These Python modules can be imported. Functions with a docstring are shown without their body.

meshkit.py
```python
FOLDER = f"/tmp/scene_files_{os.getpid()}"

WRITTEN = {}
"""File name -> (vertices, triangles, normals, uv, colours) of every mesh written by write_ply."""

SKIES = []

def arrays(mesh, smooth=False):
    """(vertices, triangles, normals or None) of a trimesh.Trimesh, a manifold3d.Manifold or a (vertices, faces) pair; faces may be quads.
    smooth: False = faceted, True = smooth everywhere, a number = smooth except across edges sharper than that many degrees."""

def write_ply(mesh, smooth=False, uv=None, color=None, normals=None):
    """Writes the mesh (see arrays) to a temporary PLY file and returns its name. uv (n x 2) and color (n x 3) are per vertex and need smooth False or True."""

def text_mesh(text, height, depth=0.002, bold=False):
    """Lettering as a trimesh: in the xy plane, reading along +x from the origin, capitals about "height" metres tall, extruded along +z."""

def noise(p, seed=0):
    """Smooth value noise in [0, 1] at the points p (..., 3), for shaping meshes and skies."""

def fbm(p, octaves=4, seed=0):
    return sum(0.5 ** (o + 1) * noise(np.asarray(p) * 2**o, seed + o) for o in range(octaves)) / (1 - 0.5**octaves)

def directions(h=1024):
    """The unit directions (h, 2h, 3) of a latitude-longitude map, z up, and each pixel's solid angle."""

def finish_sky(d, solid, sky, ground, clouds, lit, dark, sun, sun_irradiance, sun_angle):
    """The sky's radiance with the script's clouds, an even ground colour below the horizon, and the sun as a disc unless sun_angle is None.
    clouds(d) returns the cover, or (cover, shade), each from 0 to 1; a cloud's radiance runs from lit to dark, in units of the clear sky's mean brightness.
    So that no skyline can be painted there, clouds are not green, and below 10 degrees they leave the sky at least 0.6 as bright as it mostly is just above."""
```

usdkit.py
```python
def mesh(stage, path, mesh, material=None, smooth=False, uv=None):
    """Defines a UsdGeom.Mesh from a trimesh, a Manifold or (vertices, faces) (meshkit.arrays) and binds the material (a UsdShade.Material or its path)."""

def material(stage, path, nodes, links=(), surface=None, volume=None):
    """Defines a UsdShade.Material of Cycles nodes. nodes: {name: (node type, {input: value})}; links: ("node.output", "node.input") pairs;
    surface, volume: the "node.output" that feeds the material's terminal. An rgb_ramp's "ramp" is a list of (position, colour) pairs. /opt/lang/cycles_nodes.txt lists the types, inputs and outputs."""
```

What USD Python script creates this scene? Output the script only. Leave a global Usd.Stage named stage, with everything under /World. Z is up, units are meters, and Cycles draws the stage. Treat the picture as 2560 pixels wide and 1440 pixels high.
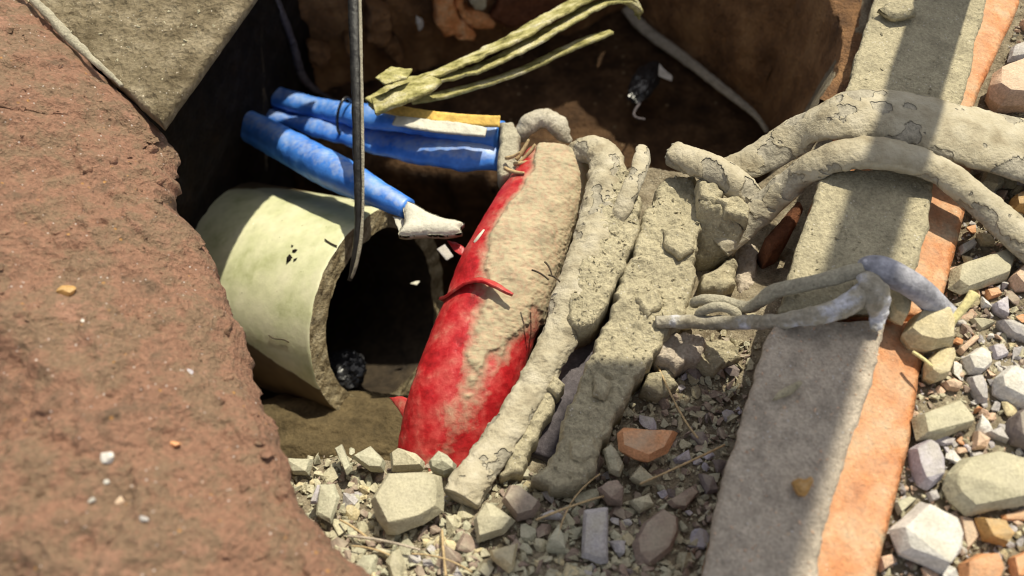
import math
import numpy as np, trimesh, shapely, usdkit
from meshkit import fbm, noise
from pxr import Usd, UsdGeom, UsdLux, UsdShade, Gf, Sdf, Vt
from scipy.spatial import Delaunay, ConvexHull
from scipy.interpolate import RBFInterpolator, CubicSpline, RegularGridInterpolator
from shapely.geometry import Polygon, LineString
rng = np.random.default_rng(7)
stage = Usd.Stage.CreateInMemory()
UsdGeom.SetStageUpAxis(stage, 'Z'); UsdGeom.SetStageMetersPerUnit(stage, 1.0)
UsdGeom.Xform.Define(stage, '/World')
# ---------------------------------------------------------------- camera, sky, sun, exposure
CAM_H, DOWN, F = 0.85, 60.0, 1280 / 0.6
cam = UsdGeom.Camera.Define(stage, '/World/camera')
cam.AddTranslateOp().Set(Gf.Vec3d(0, 0, CAM_H)); cam.AddRotateXOp().Set(90 - DOWN)
cam.CreateHorizontalApertureAttr(36.0); cam.CreateFocalLengthAttr(30.0); cam.CreateClippingRangeAttr(Gf.Vec2f(0.02, 500))
cam.CreateFocusDistanceAttr(1.12); cam.CreateFStopAttr(2.4); cam.CreateExposureAttr(0.4)
SHADOW = np.array([-0.43, -0.903]); ELEV = math.radians(60)
to_sun = np.array([-SHADOW[0] * math.cos(ELEV), -SHADOW[1] * math.cos(ELEV), math.sin(ELEV)])
sun = UsdLux.DistantLight.Define(stage, '/World/sun')
sun.CreateIntensityAttr(1.15); sun.CreateAngleAttr(0.8); sun.CreateNormalizeAttr(True) if hasattr(sun, 'CreateNormalizeAttr') else None
sun.CreateColorAttr(Gf.Vec3f(1.0, 0.93, 0.74))
sun.AddRotateZOp().Set(math.degrees(math.atan2(to_sun[0], -to_sun[1]))); sun.AddRotateXOp().Set(math.degrees(math.acos(to_sun[2])))
dome = UsdLux.DomeLight.Define(stage, '/World/sky')
sky = usdkit.material(stage, '/World/Looks_sky_tmp' if False else '/World/Looks/sky_light', {
    's': ('sky_texture', {'sky_type': 'single_scattering', 'sun_disc': False, 'sun_elevation': ELEV, 'sun_rotation': math.atan2(to_sun[0], to_sun[1]), 'aerosol_density': 3.0, 'ozone_density': 1.0}),
    'h': ('hsv', {'saturation': 0.35, 'value': 1.0}),
    'b': ('background_shader', {'strength': 0.095})}, [('s.color', 'h.color'), ('h.color', 'b.color')], surface='b.background')
UsdShade.MaterialBindingAPI.Apply(dome.GetPrim()).Bind(sky)
# ---------------------------------------------------------------- helpers
_a = math.radians(90 - DOWN)
ROT = np.array([[1, 0, 0], [0, math.cos(_a), -math.sin(_a)], [0, math.sin(_a), math.cos(_a)]])
CAM = np.array([0, 0, CAM_H])
def ray(px, py): return ROT @ np.array([(px - 1280) / F, (720 - py) / F, -1.0])
def P(px, py, z):
    d = ray(px, py); return CAM + (z - CAM_H) / d[2] * d
def Pw(px, py, A, B, off=0.0):                       # the sight line meets the vertical plane through A and B, off metres in front of it
    A, B = np.array(A[:2]), np.array(B[:2]); n = np.array([B[1] - A[1], A[0] - B[0]]); n /= np.linalg.norm(n)
    if n @ (CAM[:2] - A) < 0: n = -n
    d = ray(px, py); t = (n @ (A - CAM[:2]) + off) / (n @ d[:2]); return CAM + t * d
def size(p, px): return np.linalg.norm(np.asarray(p) - CAM) * px / F
used = {}
def numbered(parent, name):
    k = used.get((parent, name), 0); used[(parent, name)] = k + 1
    return f'{parent}/{name}' + (f'_{k:03d}' if k else '')
def tag(p, label=None, cat=None, group=None, kind=None):
    p = p.GetPrim()
    for k, v in (('label', label), ('category', cat), ('group', group), ('kind', kind)):
        if v: p.SetCustomDataByKey(k, v)
    return p
def thing(name, label, cat, loc=(0, 0, 0), group=None):
    x = UsdGeom.Xform.Define(stage, numbered('/World', name))
    x.AddTranslateOp().Set(Gf.Vec3d(*map(float, loc)))
    x._loc = loc; p = tag(x, label, cat, group); LOC[str(p.GetPath())] = np.array(loc, float); return p
LOC = {}
def obj(name, m, material, parent=None, smooth=True, attr=None, **t):
    path = '/World' if parent is None else str(parent.GetPath())
    off = LOC.get('/'.join(path.split('/')[:3]), np.zeros(3))
    v, f = (m.vertices, m.faces) if isinstance(m, trimesh.Trimesh) else m
    v = np.asarray(v, float)
    if parent is None and t.get('kind') != 'structure' and not t.pop('raw', False):
        c = np.array([v[:, 0].mean(), v[:, 1].mean(), v[:, 2].min()]); off = c
    t.pop('raw', None)
    g = usdkit.mesh(stage, numbered(path, name), (v - off, np.asarray(f)), M[material], smooth)
    if parent is None and np.any(off): UsdGeom.Xformable(g).AddTranslateOp().Set(Gf.Vec3d(*map(float, off)))
    if attr is not None:
        UsdGeom.PrimvarsAPI(g).CreatePrimvar('mask', Sdf.ValueTypeNames.FloatArray, 'vertex').Set(Vt.FloatArray.FromNumpy(np.asarray(attr, np.float32)))
    return tag(g, **t)
def cat_mesh(ms):
    vs, fs, n = [], [], 0
    for m in ms:
        v, f = (m.vertices, m.faces) if isinstance(m, trimesh.Trimesh) else m
        vs.append(np.asarray(v)); fs.append(np.asarray(f) + n); n += len(v)
    return np.vstack(vs), np.vstack(fs)
def sn(p, s, seed=0, oct=4): return fbm(np.asarray(p) * s, oct, seed) * 2 - 1
def normals(v, f):
    n = np.zeros_like(v); c = np.cross(v[f[:, 1]] - v[f[:, 0]], v[f[:, 2]] - v[f[:, 0]])
    for k in range(3): np.add.at(n, f[:, k], c)
    return n / np.maximum(np.linalg.norm(n, axis=1, keepdims=True), 1e-12)
def displace(m, amp, scale, seed=0, oct=4):
    v, f = (np.array(m.vertices), np.array(m.faces)) if isinstance(m, trimesh.Trimesh) else (np.array(m[0], float), np.asarray(m[1]))
    return v + normals(v, f) * (sn(v, scale, seed, oct) * amp)[:, None], f
def grid_faces(nu, nv, wrap=False):
    i, j = np.meshgrid(np.arange(nu - 1), np.arange(nv if wrap else nv - 1), indexing='ij')
    a = i * nv + j; b = i * nv + (j + 1) % nv; c = (i + 1) * nv + (j + 1) % nv; d = (i + 1) * nv + j
    q = np.stack([a, d, c, b], -1).reshape(-1, 4)
    return np.vstack([q[:, [0, 1, 2]], q[:, [0, 2, 3]]])
def spline(pts, n):
    pts = np.asarray(pts, float); t = np.r_[0, np.cumsum(np.maximum(np.linalg.norm(np.diff(pts[:, :3], axis=0), axis=1), 1e-6))]; t /= t[-1]
    if len(pts) < 3: return np.stack([np.interp(np.linspace(0, 1, n), t, pts[:, k]) for k in range(pts.shape[1])], 1)
    return CubicSpline(t, pts)(np.linspace(0, 1, n))
def tube(pts, n=60, seg=16, flat=1.0, up=(0, 0, 1), amp=0.0, scale=60, seed=0, caps=True, arc=(0, 2 * math.pi), thick=None, pixels=True, roll=0.0, cake=0.0, wob=0.0):
    """pts: (px, py, z, half width in photo pixels) or (x, y, z, r). flat = thickness : width. Returns vertices, faces, u, angle. angle 0 = up."""
    q = []
    for p in pts:
        w = P(*p[:3]) if pixels else np.array(p[:3], float); q.append([*w, size(w, p[3]) if pixels else p[3]])
    s = spline(q, n); c, r = s[:, :3], np.maximum(s[:, 3], 1e-4)
    if wob: r = r * (1 + wob * sn(np.c_[c[:, :2], np.zeros(n)], 22, seed + 40, 3))
    t = np.gradient(c, axis=0); t /= np.linalg.norm(t, axis=1, keepdims=True)
    side = np.cross(t, up); side /= np.maximum(np.linalg.norm(side, axis=1, keepdims=True), 1e-9); top = np.cross(side, t)
    closed = abs(arc[1] - arc[0] - 2 * math.pi) < 1e-6
    a = np.linspace(arc[0], arc[1], seg, endpoint=not closed) + roll
    v = c[:, None] + r[:, None, None] * (np.sin(a)[None, :, None] * side[:, None] + flat * np.cos(a)[None, :, None] * top[:, None])
    if amp:
        nrm = v - c[:, None]; nrm /= np.linalg.norm(nrm, axis=2, keepdims=True)
        v = v + nrm * (sn(v, scale, seed) * amp)[..., None]
    tube.cake = np.zeros(n * seg)
    if cake:
        nrm = v - c[:, None]; nrm /= np.linalg.norm(nrm, axis=2, keepdims=True); w = fbm(v * 34, 5, seed + 60) + .16 * nrm[..., 2]
        k = np.clip((w - .47) / .045, 0, 1); v = v + nrm * (k * cake + np.abs(sn(v, 150, seed + 61, 3)) * cake * .5 * k)[..., None]; tube.cake = k.ravel()
    u = np.repeat(np.linspace(0, 1, n), seg); an = np.tile(a, n)
    vv, f = v.reshape(-1, 3), grid_faces(n, seg, closed)
    if caps and closed:
        k = len(vv); vv = np.vstack([vv, c[0] - t[0] * r[0] * 0.12, c[-1] + t[-1] * r[-1] * 0.12]); u = np.r_[u, 0, 1]; an = np.r_[an, 0, 0]; tube.cake = np.r_[tube.cake, 0, 0]
        j = np.arange(seg); j2 = (j + 1) % seg
        f = np.vstack([f, np.stack([j, j2, np.full(seg, k)], 1), np.stack([(n - 1) * seg + j2, (n - 1) * seg + j, np.full(seg, k + 1)], 1)])
    if f.size and trimesh.Trimesh(vv, f, process=False).volume < 0: f = f[:, ::-1]
    tube.u, tube.a = u, an
    return vv, f
def ctube(name, pts, n, seg, material, parent=None, **k):
    keys = ('label', 'cat', 'group'); t = {q: k.pop(q) for q in keys if q in k}
    m = tube(pts, n, seg, **k); return obj(name, m, material, parent, attr=tube.cake * .9 - .1, **t)
def ribbon(pts, th=0.003, n=60, m=9, tilt=0.0, wav=0.0, seed=0):
    """A flat strap: pts (px, py, z, half width px[, tilt degrees])."""
    q = []
    for p in pts:
        w = P(*p[:3]); q.append([*w, size(w, p[3]), math.radians(p[4] if len(p) > 4 else tilt)])
    s = spline(q, n); c, r, tl = s[:, :3], s[:, 3], s[:, 4]
    t = np.gradient(c, axis=0); t /= np.linalg.norm(t, axis=1, keepdims=True)
    side = np.cross(t, (0, 0, 1)); side /= np.linalg.norm(side, axis=1, keepdims=True); up = np.cross(side, t)
    side, up = side * np.cos(tl)[:, None] + up * np.sin(tl)[:, None], up * np.cos(tl)[:, None] - side * np.sin(tl)[:, None]
    x = np.linspace(-1, 1, m)
    mid = c[:, None] + r[:, None, None] * x[None, :, None] * side[:, None]
    if wav: mid = mid + up[:, None] * (sn(mid, 55, seed) * wav)[..., None]; mid = mid + (side[:, None] * (sn(mid, 130, seed + 5) * wav * .4 * np.abs(x)[None])[..., None])
    a = (mid + up[:, None] * th / 2).reshape(-1, 3); b = (mid - up[:, None] * th / 2).reshape(-1, 3)
    f1 = grid_faces(n, m); k = n * m; idx = np.arange(k).reshape(n, m)
    loop = np.r_[idx[0, :-1], idx[:-1, -1], idx[-1, :0:-1], idx[:0:-1, 0]]; l2 = np.roll(loop, -1)
    f = np.vstack([f1, f1[:, ::-1] + k, np.stack([loop, l2, l2 + k], 1), np.stack([loop, l2 + k, loop + k], 1)])
    v = np.vstack([a, b]); mesh = trimesh.Trimesh(v, f, process=False)
    if mesh.volume < 0: f = f[:, ::-1]
    return v, f
def slab(px, th, z=None, res=0.004, amp=0.002, scale=60, rnd=0.006, rag=0.0, seed=0, top=None, under=0.0, oct=4, world=None, sc2=None):
    """A chunk with the traced outline px [(px, py) or (px, py, z)], its top a plane through the outline plus relief, th thick."""
    w = np.array([P(p[0], p[1], p[2] if len(p) > 2 else z) for p in px]) if world is None else np.asarray(world, float)
    A = np.c_[w[:, :2], np.ones(len(w))]; pl = np.linalg.lstsq(A, w[:, 2], rcond=None)[0] if len(w) > 3 and np.ptp(w[:, 2]) > 1e-6 else np.array([0, 0, w[:, 2].mean()])
    pg = Polygon(w[:, :2]).buffer(0)
    if pg.geom_type != 'Polygon': pg = max(pg.geoms, key=lambda g: g.area)
    r = pg.exterior; nb = max(12, int(r.length / res)); b = np.array([r.interpolate(i / nb, normalized=True).coords[0] for i in range(nb)])
    if rag:
        cc = b.mean(0); nn = np.roll(b, -1, 0) - np.roll(b, 1, 0); nn = np.c_[nn[:, 1], -nn[:, 0]]; nn /= np.linalg.norm(nn, axis=1, keepdims=True) + 1e-9
        b = b + nn * (sn(np.c_[b, np.full(nb, seed)], 45, seed) * rag + sn(np.c_[b, np.full(nb, seed)], 150, seed + 3) * rag * .5)[:, None]
        p2 = Polygon(b).buffer(0); p2 = p2 if p2.geom_type == 'Polygon' else max(p2.geoms, key=lambda g: g.area); r = p2.exterior
        nb = max(12, int(r.length / res)); b = np.array([r.interpolate(i / nb, normalized=True).coords[0] for i in range(nb)]); pg = p2
    x0, y0, x1, y1 = pg.bounds
    gx, gy = np.meshgrid(np.arange(x0, x1, res), np.arange(y0, y1, res)); g = np.c_[gx.ravel(), gy.ravel()]; g = g + rng.uniform(-.2, .2, g.shape) * res
    line = LineString(list(b) + [b[0]]); pt = shapely.points(g)
    g = g[shapely.contains(pg, pt) & (shapely.distance(line, pt) > res * .55)]
    p = np.vstack([b, g]); tri = Delaunay(p).simplices; cen = p[tri].mean(1); tri = tri[shapely.contains(pg.buffer(1e-6), shapely.points(cen))]
    ar = np.cross(np.c_[p[tri[:, 1]] - p[tri[:, 0]], np.zeros(len(tri))], np.c_[p[tri[:, 2]] - p[tri[:, 0]], np.zeros(len(tri))])[:, 2]
    tri = tri[np.abs(ar) > 1e-12]; ar = ar[np.abs(ar) > 1e-12]; tri = np.where((ar < 0)[:, None], tri[:, ::-1], tri)
    d = shapely.distance(line, shapely.points(p)); d[:nb] = 0
    zz = p @ pl[:2] + pl[2]; q = np.c_[p, zz]
    e = np.clip(1 - d / max(rnd, 1e-6), 0, 1); zt = zz - rnd * (1 - np.sqrt(np.maximum(1 - e ** 2, 0))) + sn(q, scale, seed, oct) * amp
    if sc2: zt = zt + np.abs(sn(q, sc2[0], seed + 9, 3)) * sc2[1]
    if top is not None: zt = zt + top(p, d)
    cen = b.mean(0); low = np.c_[b + (cen - b) * under, zz[:nb] - th]; mid = np.c_[b, zz[:nb] - th * .45]
    mid[:, :2] += (sn(mid, 90, seed + 2) * min(.003, th * .12))[:, None] * (b - cen) / (np.linalg.norm(b - cen, axis=1, keepdims=True) + 1e-9)
    v = np.vstack([np.c_[p, zt], mid, low, [[*cen, low[:, 2].mean()]]]); k = len(p); j = np.arange(nb); j2 = (j + 1) % nb
    ccw = LineString(b).is_simple and Polygon(b).exterior.is_ccw
    def strip(a, c): 
        s = np.vstack([np.stack([a + j, c + j, c + j2], 1), np.stack([a + j, c + j2, a + j2], 1)]); return s if ccw else s[:, ::-1]
    bot = np.stack([k + nb + j2, k + nb + j, np.full(nb, k + 2 * nb)], 1); bot = bot if ccw else bot[:, ::-1]
    slab.p = p
    return v, np.vstack([tri, strip(0, k), strip(k, k + nb), bot])
def stone(px, z, h, seed=0, amp=None, sub=2, tilt=(0, 0)):
    """A broken stone with the traced outline px at height z, h metres thick."""
    r = np.random.default_rng(seed + 100); w = np.array([P(a, b, z)[:2] for a, b in px]); c = w.mean(0)
    rad = np.linalg.norm(w - c, axis=1).mean()
    ring = lambda s, zz, j: np.c_[c + (w - c) * s, np.full(len(w), zz) + r.uniform(-j, j, len(w)) + (w - c) @ np.array(tilt)]
    pts = np.vstack([ring(1.0, z, h * .12), ring(.80, z + h * .42, h * .10), ring(.72, z - h * .6, h * .1), [[*(c + r.uniform(-.15, .15, 2) * rad), z + h * (.47 + r.uniform(0, .12))]]])
    m = trimesh.convex.convex_hull(pts)
    v, f = m.vertices, m.faces
    sub = 3
    for _ in range(sub): v, f = trimesh.remesh.subdivide(v, f)
    m = trimesh.Trimesh(v, f, process=True)
    sm = trimesh.smoothing.filter_laplacian(m.copy(), lamb=.12, iterations=1)
    amp = amp if amp is not None else rad * .03
    q = displace(sm, amp * 1.3, .55 / rad, seed, 3); return displace(q, rad * .035, 2.2 / rad, seed + 7, 3)
def chunk(r, seed, squash=.65, k=13):
    g = np.random.default_rng(seed); p = g.normal(size=(k, 3)); p /= np.linalg.norm(p, axis=1, keepdims=True); p *= g.uniform(.75, 1.1, (k, 1)); p *= np.array([1, g.uniform(.55, .95), squash * g.uniform(.7, 1.1)])
    m = trimesh.convex.convex_hull(p * r); return m.vertices, m.faces
def turn(v, g): 
    a = g.uniform(0, 2 * math.pi); b, c = g.normal(0, .3, 2)
    return np.asarray(v) @ trimesh.transformations.euler_matrix(b, c, a)[:3, :3].T
# ---------------------------------------------------------------- materials
M = {}
def mat(name, ramp, ns=40, rough=.9, bs=220, bd=.0015, det=6, spec=.2, spots=None, bump2=None, mask=None, dust=None, extra=None, nrough=.6, stretch=None, met=0.0, coat=0.0, mot=.3):
    """ramp: colours through a noise of scale ns; spots: (scale, size, colour); mask: (ramp, noise scale, softness) another coat where the mesh's mask is high."""
    n = {'g': ('texture_coordinate', {}), 'geo': ('geometry', {}), 'n1': ('noise_texture', {'scale': ns, 'detail': det, 'roughness': nrough}), 'r1': ('rgb_ramp', {'ramp': ramp}),
         'n2': ('noise_texture', {'scale': bs, 'detail': 5, 'roughness': .65}), 'b': ('bump', {'strength': 1.0, 'distance': bd * 1.7}),
         'p': ('principled_bsdf', {'roughness': rough, 'specular_ior_level': spec, 'metallic': met, 'coat_weight': coat})}
    src = 'geo.position'; L = []
    if stretch: n['mp'] = ('mapping', {'scale': stretch}); L.append(('geo.position', 'mp.vector')); src = 'mp.vector'
    L += [(src, 'n1.vector'), ('n1.fac', 'r1.fac'), ('geo.position', 'n2.vector'), ('b.normal', 'p.normal')]; col = 'r1.color'; hgt = 'n2.fac'
    if mot:
        n['f1'] = ('map_range', {'from_min': .3, 'from_max': .7, 'to_min': 1 - mot, 'to_max': 1 + mot * .7, 'clamp': True}); n['f2'] = ('vector_math', {'math_type': 'scale'}); L += [('n2.fac', 'f1.value'), ('r1.color', 'f2.vector1'), ('f1.result', 'f2.scale')]; col = 'f2.vector'
    if bump2:
        n['n3'] = ('voronoi_texture', {'scale': bump2[0], 'feature': 'f1'}); n['mh'] = ('math', {'math_type': 'multiply_add', 'value2': bump2[1]}); L += [('geo.position', 'n3.vector'), ('n3.distance', 'mh.value1'), (hgt, 'mh.value3')]; hgt = 'mh.value'
    if spots:
        for i, (sc, sz, c) in enumerate(spots):
            n[f'v{i}'] = ('voronoi_texture', {'scale': sc}); n[f'm{i}'] = ('map_range', {'from_min': sz, 'from_max': sz * .7, 'to_min': 0., 'to_max': 1., 'clamp': True})
            n[f'w{i}'] = ('noise_texture', {'scale': sc * .35, 'detail': 2}); n[f'k{i}'] = ('map_range', {'from_min': .52, 'from_max': .6, 'to_min': 0., 'to_max': 1., 'clamp': True}); n[f'q{i}'] = ('math', {'math_type': 'multiply'})
            n[f'c{i}'] = ('mix_color', {'b': c}); L += [('geo.position', f'v{i}.vector'), ('geo.position', f'w{i}.vector'), (f'v{i}.distance', f'm{i}.value'), (f'w{i}.fac', f'k{i}.value'), (f'm{i}.result', f'q{i}.value1'), (f'k{i}.result', f'q{i}.value2'), (f'q{i}.value', f'c{i}.fac'), (col, f'c{i}.a')]; col = f'c{i}.result'
    if dust:                                           # pale dust lying on what faces up
        n['sx'] = ('separate_xyz', {}); n['dn'] = ('noise_texture', {'scale': dust[2], 'detail': 5}); n['da'] = ('math', {'math_type': 'multiply_add', 'value2': .55}); n['dm'] = ('map_range', {'from_min': dust[1], 'from_max': dust[1] + .25, 'to_min': 0., 'to_max': dust[3] if len(dust) > 3 else 1., 'clamp': True}); n['dc'] = ('mix_color', {'b': dust[0]})
        L += [('geo.normal', 'sx.vector'), ('geo.position', 'dn.vector'), ('dn.fac', 'da.value1'), ('sx.z', 'da.value3'), ('da.value', 'dm.value'), ('dm.result', 'dc.fac'), (col, 'dc.a')]; col = 'dc.result'
    if mask:
        n['at'] = ('attribute', {'attribute': 'mask'}); n['kn'] = ('noise_texture', {'scale': mask[1], 'detail': 6, 'roughness': .6}); n['ka'] = ('math', {'math_type': 'multiply_add', 'value2': mask[3] if len(mask) > 3 else .8}); n['km'] = ('map_range', {'from_min': .78 - mask[2], 'from_max': .78 + mask[2], 'to_min': 0., 'to_max': 1., 'clamp': True})
        n['kr'] = ('rgb_ramp', {'ramp': mask[0]}); n['kc'] = ('mix_color', {}); n['rr'] = ('mix_float', {'a': rough, 'b': .92})
        L += [('geo.position', 'kn.vector'), ('kn.fac', 'ka.value1'), ('at.fac', 'ka.value3'), ('ka.value', 'km.value'), ('km.result', 'kc.fac'), (col, 'kc.a'), ('n1.fac', 'kr.fac'), ('kr.color', 'kc.b'), ('km.result', 'rr.fac'), ('rr.result', 'p.roughness')]; col = 'kc.result'
        n['hm'] = ('math', {'math_type': 'multiply_add', 'value2': 1.2}); L += [('km.result', 'hm.value1'), (hgt, 'hm.value3')]; hgt = 'hm.value'
    L += [(hgt, 'b.height'), (col, 'p.base_color')]
    M[name] = usdkit.material(stage, f'/World/Looks/{name}', n, L, surface='p.BSDF')
def around(c, lo=.7, hi=1.25, tint=(0, 0, 0)):
    c = np.array(c); return [(.28, c * lo), (.5, c), (.72, np.minimum(c * hi + np.array(tint), .9))]
MUD = (.39, .345, .235); MUDD = (.30, .255, .17)
mat('dried_mud', around(MUD, .72, 1.18), 35, .95, 260, .0022, spots=[(170, .22, (.5, .46, .38))])
mat('mud_on_cable', around((.36, .33, .25), .7, 1.2), 45, .92, 320, .0018, dust=None)
mat('caked_cable', [(.3, (.25, .22, .165)), (.5, (.32, .29, .225)), (.7, (.4, .36, .285))], 30, .8, 200, .0015, mask=([(.28, (.25, .21, .14)), (.5, (.385, .34, .245)), (.72, (.47, .425, .33))], 90, .12, .5))
mat('pale_cable_mud', [(.25, (.22, .185, .13)), (.42, (.37, .33, .255)), (.55, (.47, .43, .345)), (.72, (.55, .51, .43))], 24, .9, 260, .002, det=9, nrough=.65, spots=[(120, .2, (.25, .22, .17))])
mat('grey_clay', around((.44, .375, .3), .66, 1.2), 40, .95, 280, .002, spots=[(140, .2, (.5, .46, .42))])
mat('rubble_dirt', [(.25, (.13, .1, .065)), (.5, (.27, .225, .155)), (.75, (.38, .33, .24))], 60, .95, 350, .003, spots=[(220, .3, (.42, .38, .29)), (160, .2, (.1, .08, .06))])
mat('red_soil', [(.27, (.09, .06, .04)), (.38, (.18, .115, .075)), (.47, (.3, .16, .105)), (.55, (.225, .15, .095)), (.63, (.34, .185, .125)), (.76, (.43, .28, .20))], 9, .85, 230, .004, det=13, nrough=.72, spec=.35, spots=[(130, .17, (.5, .42, .38)), (60, .13, (.42, .22, .08)), (210, .2, (.1, .06, .045))], bump2=(90, .5))
mat('rough_concrete', [(.3, (.11, .085, .05)), (.5, (.21, .17, .108)), (.7, (.32, .27, .185))], 26, .95, 240, .0035, spots=[(120, .22, (.16, .13, .09)), (150, .16, (.55, .5, .42))], bump2=(120, .7))
mat('dark_soil_shade', [(.3, (.006, .0035, .002)), (.6, (.014, .008, .0045)), (.8, (.03, .017, .009))], 22, .9, 130, .006)  # soil clod colour, also pulled to black as painted shade under the slab
mat('damp_brown_soil', [(.3, (.03, .016, .008)), (.5, (.075, .04, .019)), (.7, (.14, .08, .04))], 20, .85, 130, .005, spots=[(45, .2, (.2, .14, .08))])
mat('wet_brown_clay', [(.3, (.10, .046, .016)), (.5, (.23, .115, .045)), (.7, (.36, .2, .085))], 18, .7, 160, .005, spec=.4, spots=[(60, .16, (.05, .02, .008))], stretch=(1, 1, .5))
mat('damp_silt', around((.10, .074, .038), .55, 1.35), 30, .9, 160, .003)
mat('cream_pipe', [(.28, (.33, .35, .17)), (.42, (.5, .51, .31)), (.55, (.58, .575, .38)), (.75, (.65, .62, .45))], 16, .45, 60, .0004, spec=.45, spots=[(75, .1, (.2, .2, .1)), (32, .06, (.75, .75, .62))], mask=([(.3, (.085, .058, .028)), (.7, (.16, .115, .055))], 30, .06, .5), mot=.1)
mat('fibrous_rim', [(.3, (.13, .095, .05)), (.5, (.29, .235, .14)), (.7, (.43, .37, .25))], 90, .9, 200, .003, stretch=(1, .25, 1))
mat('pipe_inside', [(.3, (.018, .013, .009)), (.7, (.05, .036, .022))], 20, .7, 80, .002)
mat('blue_plastic', [(.3, (.03, .13, .5)), (.5, (.05, .2, .66)), (.75, (.12, .3, .7))], 25, .42, 50, .0006, spec=.5, dust=([.46, .5, .54], 1.06, 110, .5), mask=([(.3, (.012, .008, .006)), (.7, (.03, .02, .014))], 45, .14, .7), mot=.1)  # mask ramp is shade put into the colour of the ducts' left ends
mat('pale_blue_plastic', [(.3, (.12, .24, .62)), (.6, (.3, .42, .74)), (.8, (.5, .57, .78))], 14, .5, 60, .0005, spec=.4, mot=.1)
mat('yellow_plastic', around((.62, .4, .1), .7, 1.25), 40, .6, 120, .001)
mat('white_plastic', around((.52, .5, .42), .8, 1.12), 50, .7, 150, .001, mot=.1)
mat('red_plastic', [(.3, (.24, .006, .008)), (.47, (.38, .012, .016)), (.6, (.42, .05, .045)), (.72, (.38, .14, .1))], 30, .42, 120, .0006, spec=.45, mask=(around((.37, .315, .205), .62, 1.2), 140, .3, .5), mot=.16)
mat('black_rubber', [(.3, (.01, .009, .008)), (.6, (.02, .019, .018)), (.8, (.07, .066, .055))], 60, .5, 120, .0012, spec=.5, stretch=(1, 1, .2))
mat('dark_plastic', [(.3, (.05, .042, .05)), (.6, (.09, .078, .085)), (.8, (.16, .14, .13))], 30, .6, 120, .0015)
mat('black_film', [(.3, (.008, .008, .009)), (.7, (.02, .02, .022))], 30, .3, 40, .0005, spec=.5, mot=.1)
mat('strap_yellow', [(.3, (.09, .08, .03)), (.4, (.25, .23, .08)), (.52, (.42, .385, .17)), (.66, (.56, .52, .35))], 60, .75, 260, .0016, det=8, stretch=(.5, 1, 1), spots=[(60, .17, (.07, .065, .02))])
mat('cord_grey', around((.42, .38, .31), .7, 1.2), 80, .9, 300, .0015)
mat('orange_clay', [(.28, (.38, .14, .06)), (.43, (.52, .22, .095)), (.55, (.56, .29, .15)), (.7, (.46, .36, .24))], 26, .85, 220, .0012, spots=[(90, .12, (.3, .14, .06)), (130, .14, (.6, .42, .3))], dust=((.45, .37, .27), 1.12, 50, .4))
mat('orange_block', [(.3, (.58, .2, .06)), (.5, (.72, .34, .14)), (.75, (.8, .55, .33))], 35, .85, 180, .002)
mat('brown_brick', around((.15, .06, .03), .6, 1.3), 30, .9, 160, .003)
mat('dry_stem', around((.42, .31, .17), .7, 1.2), 80, .85, 300, .0006)
mat('dark_stem', around((.06, .045, .03), .7, 1.3), 80, .85, 300, .0006)
mat('yellow_stick', around((.68, .6, .3), .8, 1.15), 80, .8, 300, .0006)
mat('worn_wire', [(.36, (.26, .23, .17)), (.5, (.36, .33, .27)), (.58, (.5, .5, .54)), (.7, (.66, .66, .7))], 24, .65, 180, .0016)
mat('blue_grey_rubber', around((.3, .3, .34), .6, 1.6), 35, .6, 150, .0012, spots=[(70, .2, (.5, .5, .55))])
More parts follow.
